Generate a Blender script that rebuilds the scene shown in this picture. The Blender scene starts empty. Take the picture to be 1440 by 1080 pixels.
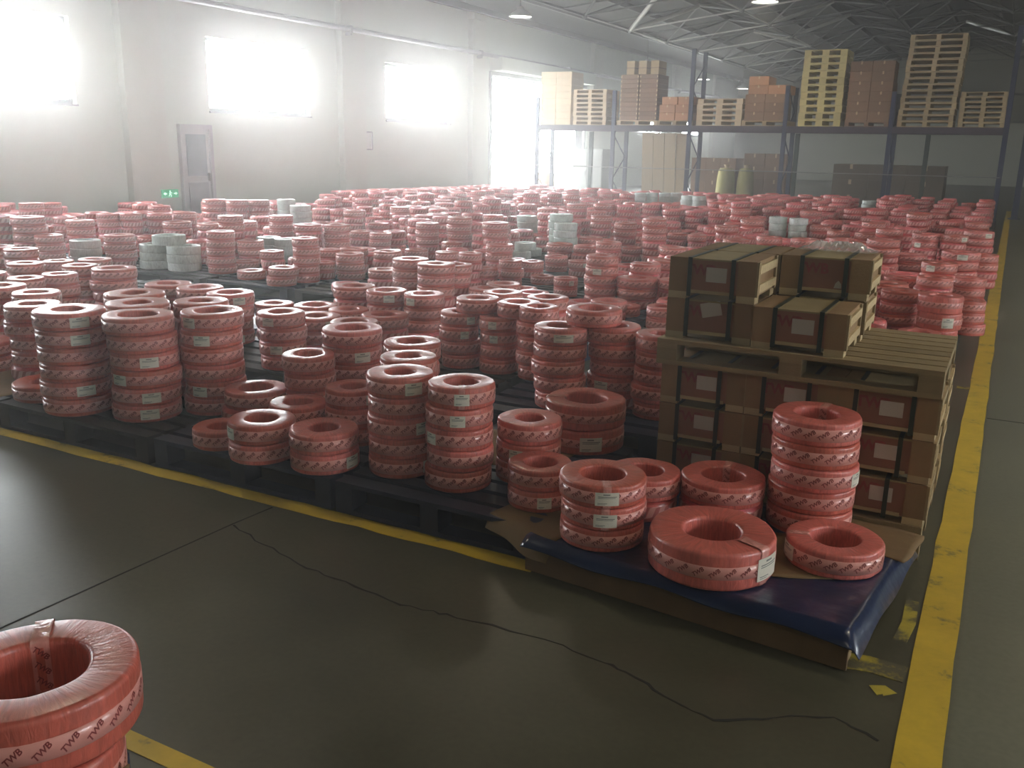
import bpy, bmesh, math, random
import numpy as np
from mathutils import Matrix, Vector
random.seed(11)
rng = np.random.default_rng(11)
scene = bpy.context.scene
COL = scene.collection

# ------------------------------------------------------------------ camera
PITCH, ROLL, YAW, FOCAL = .2578, .01773, -.49056, 1279.1
fwd = Vector((math.sin(YAW) * math.cos(PITCH), math.cos(YAW) * math.cos(PITCH), -math.sin(PITCH)))
rgt = Vector((math.cos(YAW), -math.sin(YAW), 0))
upv = rgt.cross(fwd)
r2 = math.cos(ROLL) * rgt + math.sin(ROLL) * upv
u2 = math.cos(ROLL) * upv - math.sin(ROLL) * rgt
cam = bpy.data.cameras.new('camera')
cam.sensor_width = 36
cam.lens = FOCAL / 1440 * 36
cam.clip_start, cam.clip_end = .05, 300
camo = bpy.data.objects.new('camera', cam)
M = Matrix((r2, u2, -fwd)).transposed().to_4x4()
M.translation = (0, 0, 1.6)
camo.matrix_world = M
COL.objects.link(camo)
scene.camera = camo

# ------------------------------------------------------------------ world, exposure
world = bpy.data.worlds.new('overcast_sky')
scene.world = world
world.use_nodes = True
bg = world.node_tree.nodes['Background']
bg.inputs[0].default_value = (.93, .97, 1.0, 1)
bg.inputs[1].default_value = 34.0
vs = scene.view_settings
vs.view_transform = 'Standard'
vs.look = 'None'
vs.gamma = 1
vs.use_curve_mapping = False
vs.exposure = -.18
cy = scene.cycles
cy.use_denoising = True
cy.max_bounces = 6
cy.volume_bounces = 0
cy.transparent_max_bounces = 8
cy.use_adaptive_sampling = True
cy.adaptive_threshold = .02
cy.sample_clamp_indirect = 6

WINDOW_GLOW = 46.0       # overcast daylight on the panes of the side windows
LAMP_W = 120.0            # each pendant lamp, watts
HAZE = .0158

def portal(loc, size, rot):
    l = bpy.data.lights.new('daylight_portal', 'AREA')
    l.shape = 'RECTANGLE'; l.size, l.size_y = size
    l.cycles.is_portal = True
    o = bpy.data.objects.new('daylight_portal', l)
    o.location = loc; o.rotation_euler = rot
    COL.objects.link(o)
portal((-14.05, 27.95, 1.78), (3.5, 6.7), (0, math.radians(-90), 0))

# ------------------------------------------------------------------ helpers
class MB:
    """collects boxes, tubes, rings; build() links them as ONE mesh object"""
    def __init__(s): s.v = []; s.f = []; s.m = []
    def add(s, vs, fs, mi=0):
        n = len(s.v); s.v += [tuple(v) for v in vs]
        s.f += [tuple(i + n for i in f) for f in fs]; s.m += [mi] * len(fs); return s
    def box(s, x0, x1, y0, y1, z0, z1, mi=0):
        v = [(x, y, z) for z in (z0, z1) for y in (y0, y1) for x in (x0, x1)]
        return s.add(v, [(0, 2, 3, 1), (4, 5, 7, 6), (0, 1, 5, 4), (2, 6, 7, 3), (0, 4, 6, 2), (1, 3, 7, 5)], mi)
    def bar(s, a, b, r, n=8, mi=0, cap=True):
        a, b = Vector(a), Vector(b); d = (b - a).normalized()
        t = Vector((0, 0, 1)) if abs(d.z) < .9 else Vector((1, 0, 0))
        p = d.cross(t).normalized(); q = d.cross(p)
        v = []
        for c in (a, b):
            for i in range(n):
                an = 2 * math.pi * i / n
                v.append(c + p * (r * math.cos(an)) + q * (r * math.sin(an)))
        f = [(i, (i + 1) % n, n + (i + 1) % n, n + i) for i in range(n)]
        if cap: f += [tuple(range(n))[::-1], tuple(range(n, 2 * n))]
        return s.add(v, f, mi)
    def lathe(s, prof, n=24, c=(0, 0, 0), mi=0, closed=False):
        k = len(prof); v = []
        for i in range(n):
            an = 2 * math.pi * i / n
            for r, z in prof: v.append((c[0] + r * math.cos(an), c[1] + r * math.sin(an), c[2] + z))
        f = []
        for i in range(n):
            j = (i + 1) % n
            for a in range(k if closed else k - 1):
                b = (a + 1) % k
                f.append((i * k + a, j * k + a, j * k + b, i * k + b))
        return s.add(v, f, mi)
    def mesh(s, name, mats, smooth=False):
        me = bpy.data.meshes.new(name)
        me.from_pydata(s.v, [], s.f)
        for m in (mats if isinstance(mats, (list, tuple)) else [mats]): me.materials.append(m)
        if any(s.m): me.polygons.foreach_set('material_index', s.m)
        if smooth: me.polygons.foreach_set('use_smooth', [True] * len(me.polygons))
        me.update(); return me
    def build(s, name, mats, parent=None, smooth=False):
        return link(name, s.mesh(name, mats, smooth), parent)

def link(name, me, parent=None, loc=None, rotz=None):
    o = bpy.data.objects.new(name, me); COL.objects.link(o)
    if parent: o.parent = parent
    if loc is not None: o.location = loc
    if rotz is not None: o.rotation_euler = (0, 0, rotz)
    return o
def tag(o, label=None, cat=None, group=None, kind=None):
    if label: o['label'] = label
    if cat: o['category'] = cat
    if group: o['group'] = group
    if kind: o['kind'] = kind
    return o
def thing(name, label, cat, loc=(0, 0, 0), rotz=0, group=None):
    return tag(link(name, None, None, loc, rotz), label, cat, group)
def struct(o): o['kind'] = 'structure'; return o

# ------------------------------------------------------------------ materials
def mat(name, col, rough=.6, metal=0, var=.15, scale=6, bump=0, bscale=40, emit=None, spec=.5, coat=0, stretch=None, rand=0):
    m = bpy.data.materials.new(name); m.use_nodes = True
    nt = m.node_tree; N = nt.nodes; L = nt.links; b = N['Principled BSDF']
    b.inputs['Roughness'].default_value = rough; b.inputs['Metallic'].default_value = metal
    b.inputs['Specular IOR Level'].default_value = spec; b.inputs['Coat Weight'].default_value = coat
    tc = N.new('ShaderNodeTexCoord'); mp = N.new('ShaderNodeMapping')
    L.new(tc.outputs['Object'], mp.inputs[0])
    if stretch: mp.inputs['Scale'].default_value = stretch
    nz = N.new('ShaderNodeTexNoise'); nz.inputs['Scale'].default_value = scale; nz.inputs['Detail'].default_value = 5
    L.new(mp.outputs[0], nz.inputs['Vector'])
    mx = N.new('ShaderNodeMix'); mx.data_type = 'RGBA'
    mx.inputs[6].default_value = tuple(max(0, c * (1 - var)) for c in col) + (1,)
    mx.inputs[7].default_value = tuple(min(1, c * (1 + var)) for c in col) + (1,)
    L.new(nz.outputs[0], mx.inputs[0])
    out = mx.outputs[2]
    if rand:
        oi = N.new('ShaderNodeObjectInfo'); hs = N.new('ShaderNodeHueSaturation')
        mr = N.new('ShaderNodeMapRange'); mr.inputs[3].default_value = 1 - rand; mr.inputs[4].default_value = 1 + rand
        L.new(oi.outputs['Random'], mr.inputs[0]); L.new(mr.outputs[0], hs.inputs['Value'])
        L.new(out, hs.inputs['Color']); out = hs.outputs[0]
    L.new(out, b.inputs['Base Color'])
    if bump:
        n2 = N.new('ShaderNodeTexNoise'); n2.inputs['Scale'].default_value = bscale; L.new(mp.outputs[0], n2.inputs['Vector'])
        bp = N.new('ShaderNodeBump'); bp.inputs['Strength'].default_value = bump; bp.inputs['Distance'].default_value = .01
        L.new(n2.outputs[0], bp.inputs['Height']); L.new(bp.outputs[0], b.inputs['Normal'])
    if emit:
        b.inputs['Emission Color'].default_value = tuple(emit[0]) + (1,); b.inputs['Emission Strength'].default_value = emit[1]
    return m

def film_material(name, dark, light, attr=None, wrinkle=.5):
    """shrink-wrapped cable: colour differs from coil to coil, radial wrinkles in the glossy film"""
    m = bpy.data.materials.new(name); m.use_nodes = True
    nt = m.node_tree; N = nt.nodes; L = nt.links; b = N['Principled BSDF']
    if attr:
        at = N.new('ShaderNodeAttribute'); at.attribute_name = attr; rnd = at.outputs['Fac']
    else:
        rnd = N.new('ShaderNodeObjectInfo').outputs['Random']
    mx = N.new('ShaderNodeMix'); mx.data_type = 'RGBA'
    mx.inputs[6].default_value = dark + (1,); mx.inputs[7].default_value = light + (1,)
    L.new(rnd, mx.inputs[0])
    tc = N.new('ShaderNodeTexCoord'); sx = N.new('ShaderNodeSeparateXYZ'); L.new(tc.outputs['Object'], sx.inputs[0])
    an = N.new('ShaderNodeMath'); an.operation = 'ARCTAN2'; L.new(sx.outputs[1], an.inputs[0]); L.new(sx.outputs[0], an.inputs[1])
    ln = N.new('ShaderNodeVectorMath'); ln.operation = 'LENGTH'; L.new(tc.outputs['Object'], ln.inputs[0])
    cb = N.new('ShaderNodeCombineXYZ'); L.new(an.outputs[0], cb.inputs[0]); L.new(ln.outputs['Value'], cb.inputs[1]); L.new(sx.outputs[2], cb.inputs[2])
    mp = N.new('ShaderNodeMapping'); mp.inputs['Scale'].default_value = (5.5, 9, 9); L.new(cb.outputs[0], mp.inputs[0])
    nz = N.new('ShaderNodeTexNoise'); nz.inputs['Scale'].default_value = 2.6; nz.inputs['Detail'].default_value = 6
    nz.inputs['Distortion'].default_value = .6
    L.new((tc.outputs['Object'] if attr else mp.outputs[0]), nz.inputs['Vector'])
    if attr: nz.inputs['Scale'].default_value = 30
    hs = N.new('ShaderNodeHueSaturation'); mr = N.new('ShaderNodeMapRange')
    mr.inputs[1].default_value = .3; mr.inputs[2].default_value = .7; mr.inputs[3].default_value = .8; mr.inputs[4].default_value = 1.2
    L.new(nz.outputs[0], mr.inputs[0]); L.new(mr.outputs[0], hs.inputs['Value']); L.new(mx.outputs[2], hs.inputs['Color'])
    L.new(hs.outputs[0], b.inputs['Base Color'])
    bp = N.new('ShaderNodeBump'); bp.inputs['Strength'].default_value = wrinkle; bp.inputs['Distance'].default_value = .006
    L.new(nz.outputs[0], bp.inputs['Height']); L.new(bp.outputs[0], b.inputs['Normal'])
    b.inputs['Roughness'].default_value = .38; b.inputs['Coat Weight'].default_value = .35; b.inputs['Coat Roughness'].default_value = .22
    return m

M_PINK = film_material('pink_film', (.51, .108, .068), (.67, .165, .14))
M_PINK_FAR = film_material('pink_film_far', (.57, .10, .08), (.75, .165, .185), attr='tint')
M_WHITE = film_material('white_film', (.55, .62, .57), (.68, .74, .72), wrinkle=.3)
M_TAPE = mat('printed_tape', (.72, .315, .27), .35, var=.12, scale=30, coat=.3)
M_INK = mat('tape_ink', (.24, .035, .035), .5, var=.1)
M_CLEAR = mat('sealing_tape', (.68, .29, .25), .22, var=.2, scale=60, bump=.5, bscale=60, coat=.6)

def print_lines(name, paper, ink, sx, sy):
    """paper with faint rows of small print"""
    m = mat(name, paper, .55, var=.04)
    nt = m.node_tree; N = nt.nodes; L = nt.links; b = N['Principled BSDF']
    uv = N.new('ShaderNodeUVMap'); mp = N.new('ShaderNodeMapping'); mp.inputs['Scale'].default_value = (sx, sy, 1)
    L.new(uv.outputs[0], mp.inputs[0])
    bk = N.new('ShaderNodeTexBrick'); bk.inputs['Scale'].default_value = 1
    bk.inputs['Color1'].default_value = (0, 0, 0, 1); bk.inputs['Color2'].default_value = (0, 0, 0, 1); bk.inputs['Mortar'].default_value = (1, 1, 1, 1)
    bk.inputs['Mortar Size'].default_value = .14; bk.inputs['Brick Width'].default_value = .7; bk.inputs['Row Height'].default_value = .3
    bk.offset = .37
    L.new(mp.outputs[0], bk.inputs['Vector'])
    nz = N.new('ShaderNodeTexNoise'); nz.inputs['Scale'].default_value = 3.5; L.new(mp.outputs[0], nz.inputs['Vector'])
    th = N.new('ShaderNodeMath'); th.operation = 'GREATER_THAN'; th.inputs[1].default_value = .5; L.new(nz.outputs[0], th.inputs[0])
    mu = N.new('ShaderNodeMath'); mu.operation = 'MAXIMUM'
    L.new(bk.outputs[0], mu.inputs[0]); L.new(th.outputs[0], mu.inputs[1])
    mx = N.new('ShaderNodeMix'); mx.data_type = 'RGBA'
    mx.inputs[6].default_value = ink + (1,); mx.inputs[7].default_value = paper + (1,)
    L.new(mu.outputs[0], mx.inputs[0]); L.new(mx.outputs[2], b.inputs['Base Color'])
    return m
M_LABEL = mat('paper_label', (.74, .70, .60), .55, var=.05)
M_PRINT = mat('label_print', (.20, .20, .18), .6, var=.1)
M_WOOD = mat('pallet_wood', (.30, .22, .11), .75, var=.3, scale=5, bump=.3, bscale=60, stretch=(1, 6, 6), rand=.14)
M_WOODL = mat('pale_wood', (.46, .35, .19), .75, var=.25, scale=5, bump=.3, bscale=60, stretch=(2, 8, 8), rand=.16)
M_WOODY = mat('yellow_wood', (.56, .47, .20), .75, var=.2, scale=5, stretch=(2, 8, 8), rand=.1)
M_DARKP = mat('dark_plastic', (.022, .021, .022), .5, var=.4, scale=9, rand=.3)
M_BLUEP = mat('blue_pallet', (.018, .024, .055), .5, var=.4, scale=9, rand=.2)
M_BLUE = mat('blue_plastic_sheet', (.011, .022, .07), .3, var=.35, scale=5, bump=.5, bscale=14, coat=.4)
M_CARD = mat('cardboard', (.20, .125, .052), .8, var=.25, scale=7, bump=.2, bscale=30)
M_CRATE = mat('crate_board', (.27, .165, .075), .7, var=.22, scale=8, bump=.15, bscale=80, rand=.12)
M_CRATER = mat('crate_red_panel', (.26, .115, .07), .65, var=.25, scale=7, rand=.12)
M_STRAP = mat('green_strap', (.018, .028, .017), .4, var=.2)
M_REDINK = mat('red_print', (.26, .055, .05), .7, var=.3, scale=30)
M_WALL = mat('white_wall', (.58, .64, .55), .8, var=.06, scale=1.2, bump=.05)
M_PILA = mat('pilaster_paint', (.58, .61, .53), .8, var=.06, scale=2)
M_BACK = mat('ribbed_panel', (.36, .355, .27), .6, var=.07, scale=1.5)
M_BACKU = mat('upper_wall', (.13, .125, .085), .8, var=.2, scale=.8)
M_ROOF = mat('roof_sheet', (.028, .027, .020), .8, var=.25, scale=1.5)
M_TUBE = mat('frame_tube', (.50, .50, .45), .45, metal=.2, var=.1)  # grey rods; thick struts have daylight put into their pale colour
M_TUBED = mat('frame_tube_dark', (.04, .04, .032), .5, metal=.2, var=.2)
M_STEEL = mat('grey_steel', (.30, .30, .29), .45, metal=.4, var=.15)
M_RACK = mat('rack_blue', (.022, .03, .075), .45, var=.3, scale=5)
M_RACKB = mat('rack_beam', (.055, .04, .06), .5, var=.3, scale=5)
M_CTN = mat('carton_orange', (.47, .24, .12), .8, var=.15, scale=4, rand=.12)
M_CTNB = mat('carton_brown', (.24, .145, .085), .8, var=.25, scale=5, rand=.15)
M_CREAM = mat('cream_board', (.62, .50, .33), .75, var=.15, scale=4, rand=.08)
M_PIPE = mat('grey_pipe', (.25, .25, .26), .5, var=.1)
M_DOOR = mat('door_grey', (.30, .30, .33), .5, var=.1)
M_DOORF = mat('door_frame', (.42, .42, .43), .5, var=.08)
M_FRAMEW = mat('window_frame', (.26, .27, .28), .5, var=.05)
M_PANE = mat('daylit_pane', (.8, .8, .8), .3, var=0, emit=((.94, .98, 1.0), WINDOW_GLOW))
M_LAMP = mat('lamp_glow', (.9, .9, .9), .4, var=0, emit=((1, .95, .84), 14))
M_SHADE = mat('lamp_shade', (.55, .55, .52), .35, metal=.6, var=.1)
M_SIGN = mat('exit_sign_green', (.01, .20, .09), .4, var=.05, emit=((.0, .45, .17), .5))
M_SIGNW = mat('exit_sign_white', (.7, 1, .85), .4, var=0, emit=((.45, 1, .7), 1.6))
M_CRACK = mat('crack_dark', (.018, .017, .014), .9, var=.2)
M_PLASTIC = mat('clear_film', (.75, .72, .70), .18, var=.1, coat=.5)

# concrete floor
M_FLOOR = bpy.data.materials.new('concrete_floor'); M_FLOOR.use_nodes = True
nt = M_FLOOR.node_tree; N = nt.nodes; L = nt.links; b = N['Principled BSDF']
tc = N.new('ShaderNodeTexCoord')
n1 = N.new('ShaderNodeTexNoise'); n1.inputs['Scale'].default_value = .9; n1.inputs['Detail'].default_value = 7; n1.inputs['Roughness'].default_value = .62
n2 = N.new('ShaderNodeTexNoise'); n2.inputs['Scale'].default_value = 45; n2.inputs['Detail'].default_value = 3
L.new(tc.outputs['Object'], n1.inputs['Vector']); L.new(tc.outputs['Object'], n2.inputs['Vector'])
cr = N.new('ShaderNodeValToRGB'); e = cr.color_ramp.elements
e[0].position = .3; e[0].color = (.066, .060, .034, 1); e[1].position = .72; e[1].color = (.135, .127, .082, 1)
L.new(n1.outputs[0], cr.inputs[0]); 
mx = N.new('ShaderNodeMix'); mx.data_type = 'RGBA'; mx.blend_type = 'MULTIPLY'; mx.inputs[0].default_value = .35
sx = N.new('ShaderNodeSeparateXYZ'); L.new(tc.outputs['Object'], sx.inputs[0])   # paler floor tone from the yellow line into the aisle
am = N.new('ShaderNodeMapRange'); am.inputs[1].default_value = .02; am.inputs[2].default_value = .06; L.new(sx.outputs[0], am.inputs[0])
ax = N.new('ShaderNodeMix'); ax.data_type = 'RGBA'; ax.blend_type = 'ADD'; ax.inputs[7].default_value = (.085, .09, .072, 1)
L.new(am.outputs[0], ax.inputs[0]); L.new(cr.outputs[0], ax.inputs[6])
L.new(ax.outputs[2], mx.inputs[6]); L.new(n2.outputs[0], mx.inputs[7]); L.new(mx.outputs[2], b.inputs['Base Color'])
mr = N.new('ShaderNodeMapRange'); mr.inputs[3].default_value = .26; mr.inputs[4].default_value = .52
L.new(n1.outputs[0], mr.inputs[0]); L.new(mr.outputs[0], b.inputs['Roughness'])
bp = N.new('ShaderNodeBump'); bp.inputs['Strength'].default_value = .08; bp.inputs['Distance'].default_value = .004
L.new(n2.outputs[0], bp.inputs['Height']); L.new(bp.outputs[0], b.inputs['Normal'])

def paint_material(name, col, wear):
    """floor paint with worn patches showing concrete"""
    m = bpy.data.materials.new(name); m.use_nodes = True
    nt = m.node_tree; N = nt.nodes; L = nt.links; b = N['Principled BSDF']
    tc = N.new('ShaderNodeTexCoord'); nz = N.new('ShaderNodeTexNoise'); nz.inputs['Scale'].default_value = 5; nz.inputs['Detail'].default_value = 8; nz.inputs['Roughness'].default_value = .7
    L.new(tc.outputs['Object'], nz.inputs['Vector'])
    cr = N.new('ShaderNodeValToRGB'); e = cr.color_ramp.elements
    e[0].position = wear; e[0].color = (.12, .105, .06, 1); e[1].position = wear + .09; e[1].color = tuple(c * .8 for c in col) + (1,)
    x = e.new(.68); x.color = col + (1,)
    L.new(nz.outputs[0], cr.inputs[0]); L.new(cr.outputs[0], b.inputs['Base Color'])
    b.inputs['Roughness'].default_value = .5
    return m
M_YEL = paint_material('yellow_paint', (.74, .50, .04), .33)
M_YELW = paint_material('yellow_paint_worn', (.55, .43, .05), .45)

# ------------------------------------------------------------------ coil positions (metres; the far ones in cm / mm)
STACKS = [  # name, x, y, outer radius, coil count, coil height, tiers counted one by one
    ('A', -5.570, 3.737, 0.149, 5, 0.093, '4'),
    ('B', -5.185, 3.462, 0.163, 5, 0.093, '1234'),
    ('C', -4.384, 3.141, 0.184, 6, 0.093, '012345'),
    ('E', -3.968, 3.249, 0.179, 6, 0.093, '012345'),
    ('F', -3.744, 3.516, 0.166, 6, 0.093, '012345'),
    ('G', -4.268, 3.484, 0.174, 6, 0.093, '5'),
    ('H', -4.556, 3.694, 0.179, 6, 0.093, '5'),
    ('I', -4.036, 3.727, 0.158, 6, 0.093, '5'),
    ('J', -5.660, 4.918, 0.173, 4, 0.093, '3'),
    ('K', -5.308, 4.918, 0.175, 4, 0.093, '3'),
    ('L', -4.963, 4.861, 0.171, 4, 0.093, '0123'),
    ('D1', -4.754, 3.215, 0.189, 1, 0.093, '0'),
    ('D2', -5.669, 3.412, 0.187, 2, 0.093, '01'),
    ('D3', -6.021, 3.798, 0.161, 5, 0.093, '4'),
    ('N34', -7.591, 5.035, 0.151, 4, 0.093, '3'),
    ('N81', -8.139, 5.747, 0.146, 3, 0.093, '2'),
    ('N134', -7.973, 6.045, 0.163, 3, 0.093, '2'),
    ('N112', -7.091, 5.218, 0.156, 4, 0.093, '123'),
    ('N36', -6.767, 4.485, 0.138, 4, 0.093, '3'),
    ('N83', -6.769, 4.784, 0.140, 4, 0.093, '23'),
    ('N160', -6.708, 5.262, 0.190, 4, 0.093, '23'),
    ('N5', -7.864, 4.884, 0.157, 3, 0.093, ''),
    ('M29', -8.595, 5.680, 0.162, 4, 0.093, '3'),
    ('M8', -8.928, 5.669, 0.165, 4, 0.093, ''),
    ('a', -3.274, 3.096, 0.136, 1, 0.093, '0'),
    ('b', -2.972, 3.069, 0.156, 2, 0.093, '01'),
    ('c', -2.639, 3.108, 0.160, 2, 0.093, '01'),
    ('d', -3.410, 3.469, 0.162, 2, 0.093, '1'),
    ('e', -3.025, 3.373, 0.149, 2, 0.093, '1'),
    ('f', -3.154, 3.632, 0.137, 4, 0.093, '23'),
    ('g', -3.109, 3.937, 0.167, 5, 0.093, '234'),
    ('h', -2.757, 3.486, 0.138, 3, 0.093, '012'),
    ('i', -2.307, 3.254, 0.151, 5, 0.093, '01234'),
    ('j', -2.455, 3.530, 0.140, 5, 0.093, '4'),
    ('k', -2.625, 3.810, 0.148, 5, 0.093, '4'),
    ('l', -4.114, 4.477, 0.154, 4, 0.093, '0123'),
    ('m', -4.451, 5.201, 0.164, 3, 0.093, '2'),
    ('n', -4.156, 4.871, 0.169, 3, 0.093, '12'),
    ('o', -4.135, 5.202, 0.148, 3, 0.093, '2'),
    ('p', -3.819, 4.854, 0.165, 3, 0.093, '2'),
    ('q', -3.797, 5.188, 0.166, 3, 0.093, '2'),
    ('r', -4.747, 5.098, 0.146, 3, 0.093, '2'),
    ('s', -4.414, 5.625, 0.166, 4, 0.093, '3'),
    ('t', -4.080, 5.596, 0.159, 4, 0.093, '3'),
    ('u', -3.760, 5.610, 0.157, 4, 0.093, '123'),
    ('x1', -3.138, 5.131, 0.136, 4, 0.093, '0123'),
    ('y1', -2.848, 5.137, 0.126, 4, 0.093, '0123'),
    ('z1', -2.553, 5.116, 0.129, 5, 0.093, '01234'),
    ('z2', -2.661, 5.479, 0.144, 5, 0.093, '4'),
    ('aa', -3.307, 6.004, 0.154, 4, 0.093, '3'),
    ('cc', -2.161, 4.618, 0.154, 5, 0.093, '01234'),
    ('dd', -1.893, 4.792, 0.162, 5, 0.093, '1234'),
    ('ee', -1.594, 4.722, 0.142, 5, 0.093, '01234'),
    ('ff', -1.732, 4.028, 0.205, 2, 0.120, '01'),
    ('gg', -1.760, 3.473, 0.148, 3, 0.093, '012'),
    ('hh', -1.574, 3.217, 0.139, 2, 0.090, '01'),
    ('ii', -1.990, 3.244, 0.150, 5, 0.093, '01234'),
    ('jj', -1.225, 3.036, 0.165, 3, 0.086, '012'),
    ('kk', -1.175, 3.352, 0.150, 2, 0.090, '1'),
    ('ll', -0.870, 3.460, 0.169, 2, 0.093, '1'),
    ('mm', -0.549, 3.573, 0.167, 5, 0.093, '01234'),
    ('nn', -0.398, 3.266, 0.171, 1, 0.095, '0'),
    ('oo', -0.782, 3.007, 0.224, 1, 0.140, '0'),
    ('m1', -9.901, 6.683, 0.187, 6, 0.093, '345'),
    ('m2', -10.259, 6.571, 0.185, 6, 0.093, ''),
    ('m3', -9.558, 6.670, 0.152, 4, 0.093, '123'),
    ('m4', -11.932, 8.112, 0.162, 6, 0.093, '5'),
    ('m5', -12.977, 9.138, 0.164, 5, 0.093, '4'),
    ('m6', -11.538, 8.317, 0.163, 4, 0.093, ''),
    ('m7', -10.054, 7.447, 0.166, 5, 0.093, '34'),
    ('m8', -10.944, 8.392, 0.165, 5, 0.093, ''),
    ('m9a', -10.635, 8.324, 0.143, 5, 0.093, '34'),
    ('m9b', -10.417, 8.518, 0.144, 5, 0.093, '4'),
    ('m9c', -10.522, 8.799, 0.147, 5, 0.093, ''),
    ('m11', -10.764, 7.696, 0.157, 1, 0.093, ''),
    ('p1', -9.847, 8.790, 0.190, 4, 0.093, '3'),
    ('p2', -9.332, 8.891, 0.190, 4, 0.093, '3'),
    ('p3', -8.462, 8.579, 0.181, 5, 0.093, '4'),
    ('p4', -8.348, 8.261, 0.153, 6, 0.093, '45'),
    ('p5', -7.716, 7.469, 0.157, 5, 0.093, '01234'),
    ('p6', -8.031, 8.273, 0.160, 3, 0.093, '12'),
    ('p6b', -7.123, 7.314, 0.152, 1, 0.093, '0'),
    ('p7', -7.087, 7.611, 0.133, 3, 0.093, '2'),
    ('p8a', -10.206, 8.800, 0.165, 5, 0.093, '4'),
    ('p8b', -10.097, 9.153, 0.153, 5, 0.093, '4'),
    ('p8c', -11.332, 9.802, 0.162, 5, 0.093, '4'),
    ('p9a', -10.802, 10.382, 0.186, 6, 0.093, '45'),
    ('p9b', -10.445, 10.487, 0.163, 6, 0.093, '5'),
    ('p9c', -10.210, 10.720, 0.164, 6, 0.093, '5'),
    ('p10', -9.643, 10.140, 0.156, 4, 0.093, ''),
    ('q1', -8.728, 9.570, 0.161, 5, 0.093, '234'),
    ('q1b', -9.005, 9.726, 0.153, 3, 0.093, ''),
    ('q2', -6.503, 7.483, 0.143, 5, 0.093, '01234'),
    ('q3', -6.685, 8.090, 0.136, 3, 0.093, '2'),
    ('q4', -6.489, 7.763, 0.124, 2, 0.093, '1'),
    ('q5', -6.245, 7.906, 0.155, 3, 0.093, '012'),
    ('q6', -7.547, 8.755, 0.170, 5, 0.093, '4'),
    ('q7', -8.088, 10.028, 0.152, 3, 0.093, ''),
    ('q7b', -7.250, 8.938, 0.162, 5, 0.093, '234'),
    ('q8', -7.736, 10.030, 0.160, 3, 0.093, '2'),
    ('q9', -7.385, 10.315, 0.161, 3, 0.093, ''),
    ('q10', -7.390, 9.997, 0.148, 3, 0.093, '12'),
    ('q11', -8.292, 11.204, 0.160, 3, 0.093, '2'),
    ('q12', -10.040, 11.986, 0.159, 4, 0.093, ''),
    ('q14', -5.611, 7.651, 0.165, 2, 0.093, '1'),
    ('r1', -5.036, 7.303, 0.182, 4, 0.093, '123'),
    ('r2', -4.233, 6.520, 0.163, 5, 0.093, '234'),
    ('r2b', -4.472, 7.183, 0.165, 4, 0.093, '23'),
    ('r3', -6.370, 9.369, 0.145, 2, 0.093, '1'),
    ('r4', -5.501, 8.676, 0.132, 3, 0.093, '2'),
    ('r5', -5.578, 9.021, 0.136, 3, 0.093, ''),
    ('r6', -4.819, 8.057, 0.122, 4, 0.093, '3'),
    ('r7', -5.240, 9.094, 0.131, 3, 0.093, ''),
    ('r8', -4.967, 8.944, 0.155, 4, 0.093, '23'),
    ('r9', -5.985, 9.596, 0.136, 3, 0.093, '2'),
    ('r11', -4.551, 8.455, 0.124, 3, 0.093, '12'),
    ('r13', -4.664, 9.170, 0.133, 2, 0.093, '1'),
    ('r13b', -4.924, 9.231, 0.130, 2, 0.093, ''),
    ('r14', -4.670, 9.810, 0.140, 2, 0.093, '01'),
    ('r15', -4.245, 9.532, 0.126, 2, 0.093, '1'),
    ('r16', -3.305, 7.932, 0.155, 5, 0.093, '1234'),
    ('r17', -4.341, 8.784, 0.127, 1, 0.093, '0'),
    ('r18', -3.798, 8.206, 0.122, 2, 0.093, '01'),
    ('r19', -3.514, 8.846, 0.159, 2, 0.093, ''),
    ('r20', -3.019, 8.328, 0.150, 4, 0.093, '3'),
    ('r20b', -2.960, 7.988, 0.190, 3, 0.093, '12'),
    ('r21', -2.611, 8.069, 0.164, 3, 0.093, '2'),
    ('r22', -4.064, 9.961, 0.154, 4, 0.093, '3'),
    ('r23', -4.282, 11.261, 0.139, 2, 0.093, '1'),
    ('r24', -3.983, 11.281, 0.155, 6, 0.093, '345'),
    ('r25', -4.098, 12.576, 0.141, 3, 0.093, '2'),
    ('r26', -3.783, 12.497, 0.134, 3, 0.093, '2'),
    ('r27', -5.271, 12.544, 0.157, 5, 0.093, '4'),
    ('r28', -4.504, 11.587, 0.152, 5, 0.093, '34'),
    ('s1', -0.968, 11.766, 0.190, 3, 0.093, '12'),
    ('s2', -0.509, 9.311, 0.157, 5, 0.093, '4'),
    ('s3', -0.510, 8.996, 0.155, 4, 0.093, '3'),
    ('s4', -0.250, 9.887, 0.159, 3, 0.093, '12'),
    ('s5', -0.688, 7.941, 0.150, 4, 0.093, '123'),
    ('s6', -0.377, 7.715, 0.165, 3, 0.130, '012'),
    ('s7', -0.189, 8.343, 0.135, 3, 0.093, '012'),
    ('s8', -0.392, 10.532, 0.190, 5, 0.093, '34'),
    ('s9', -0.190, 11.359, 0.165, 4, 0.093, '23'),
    ('s10', -0.880, 12.605, 0.160, 5, 0.093, '34'),
    ('s11', -0.561, 12.597, 0.154, 5, 0.093, '4'),
    ('s12', -0.305, 13.421, 0.185, 5, 0.093, '34'),
    ('s13', -0.643, 14.857, 0.155, 4, 0.093, ''),
    ('s14', -0.390, 15.053, 0.161, 5, 0.093, '4'),
    ('s15', -1.233, 11.428, 0.186, 5, 0.093, '34'),
    ('s16', -1.542, 11.917, 0.157, 4, 0.093, '3'),
    ('s17', -1.834, 12.234, 0.153, 4, 0.093, '3'),
    ('s18', -1.344, 12.962, 0.168, 5, 0.093, '4'),
    ('w1', -8.621, 7.353, 0.190, 3, 0.093, ''),
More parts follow.
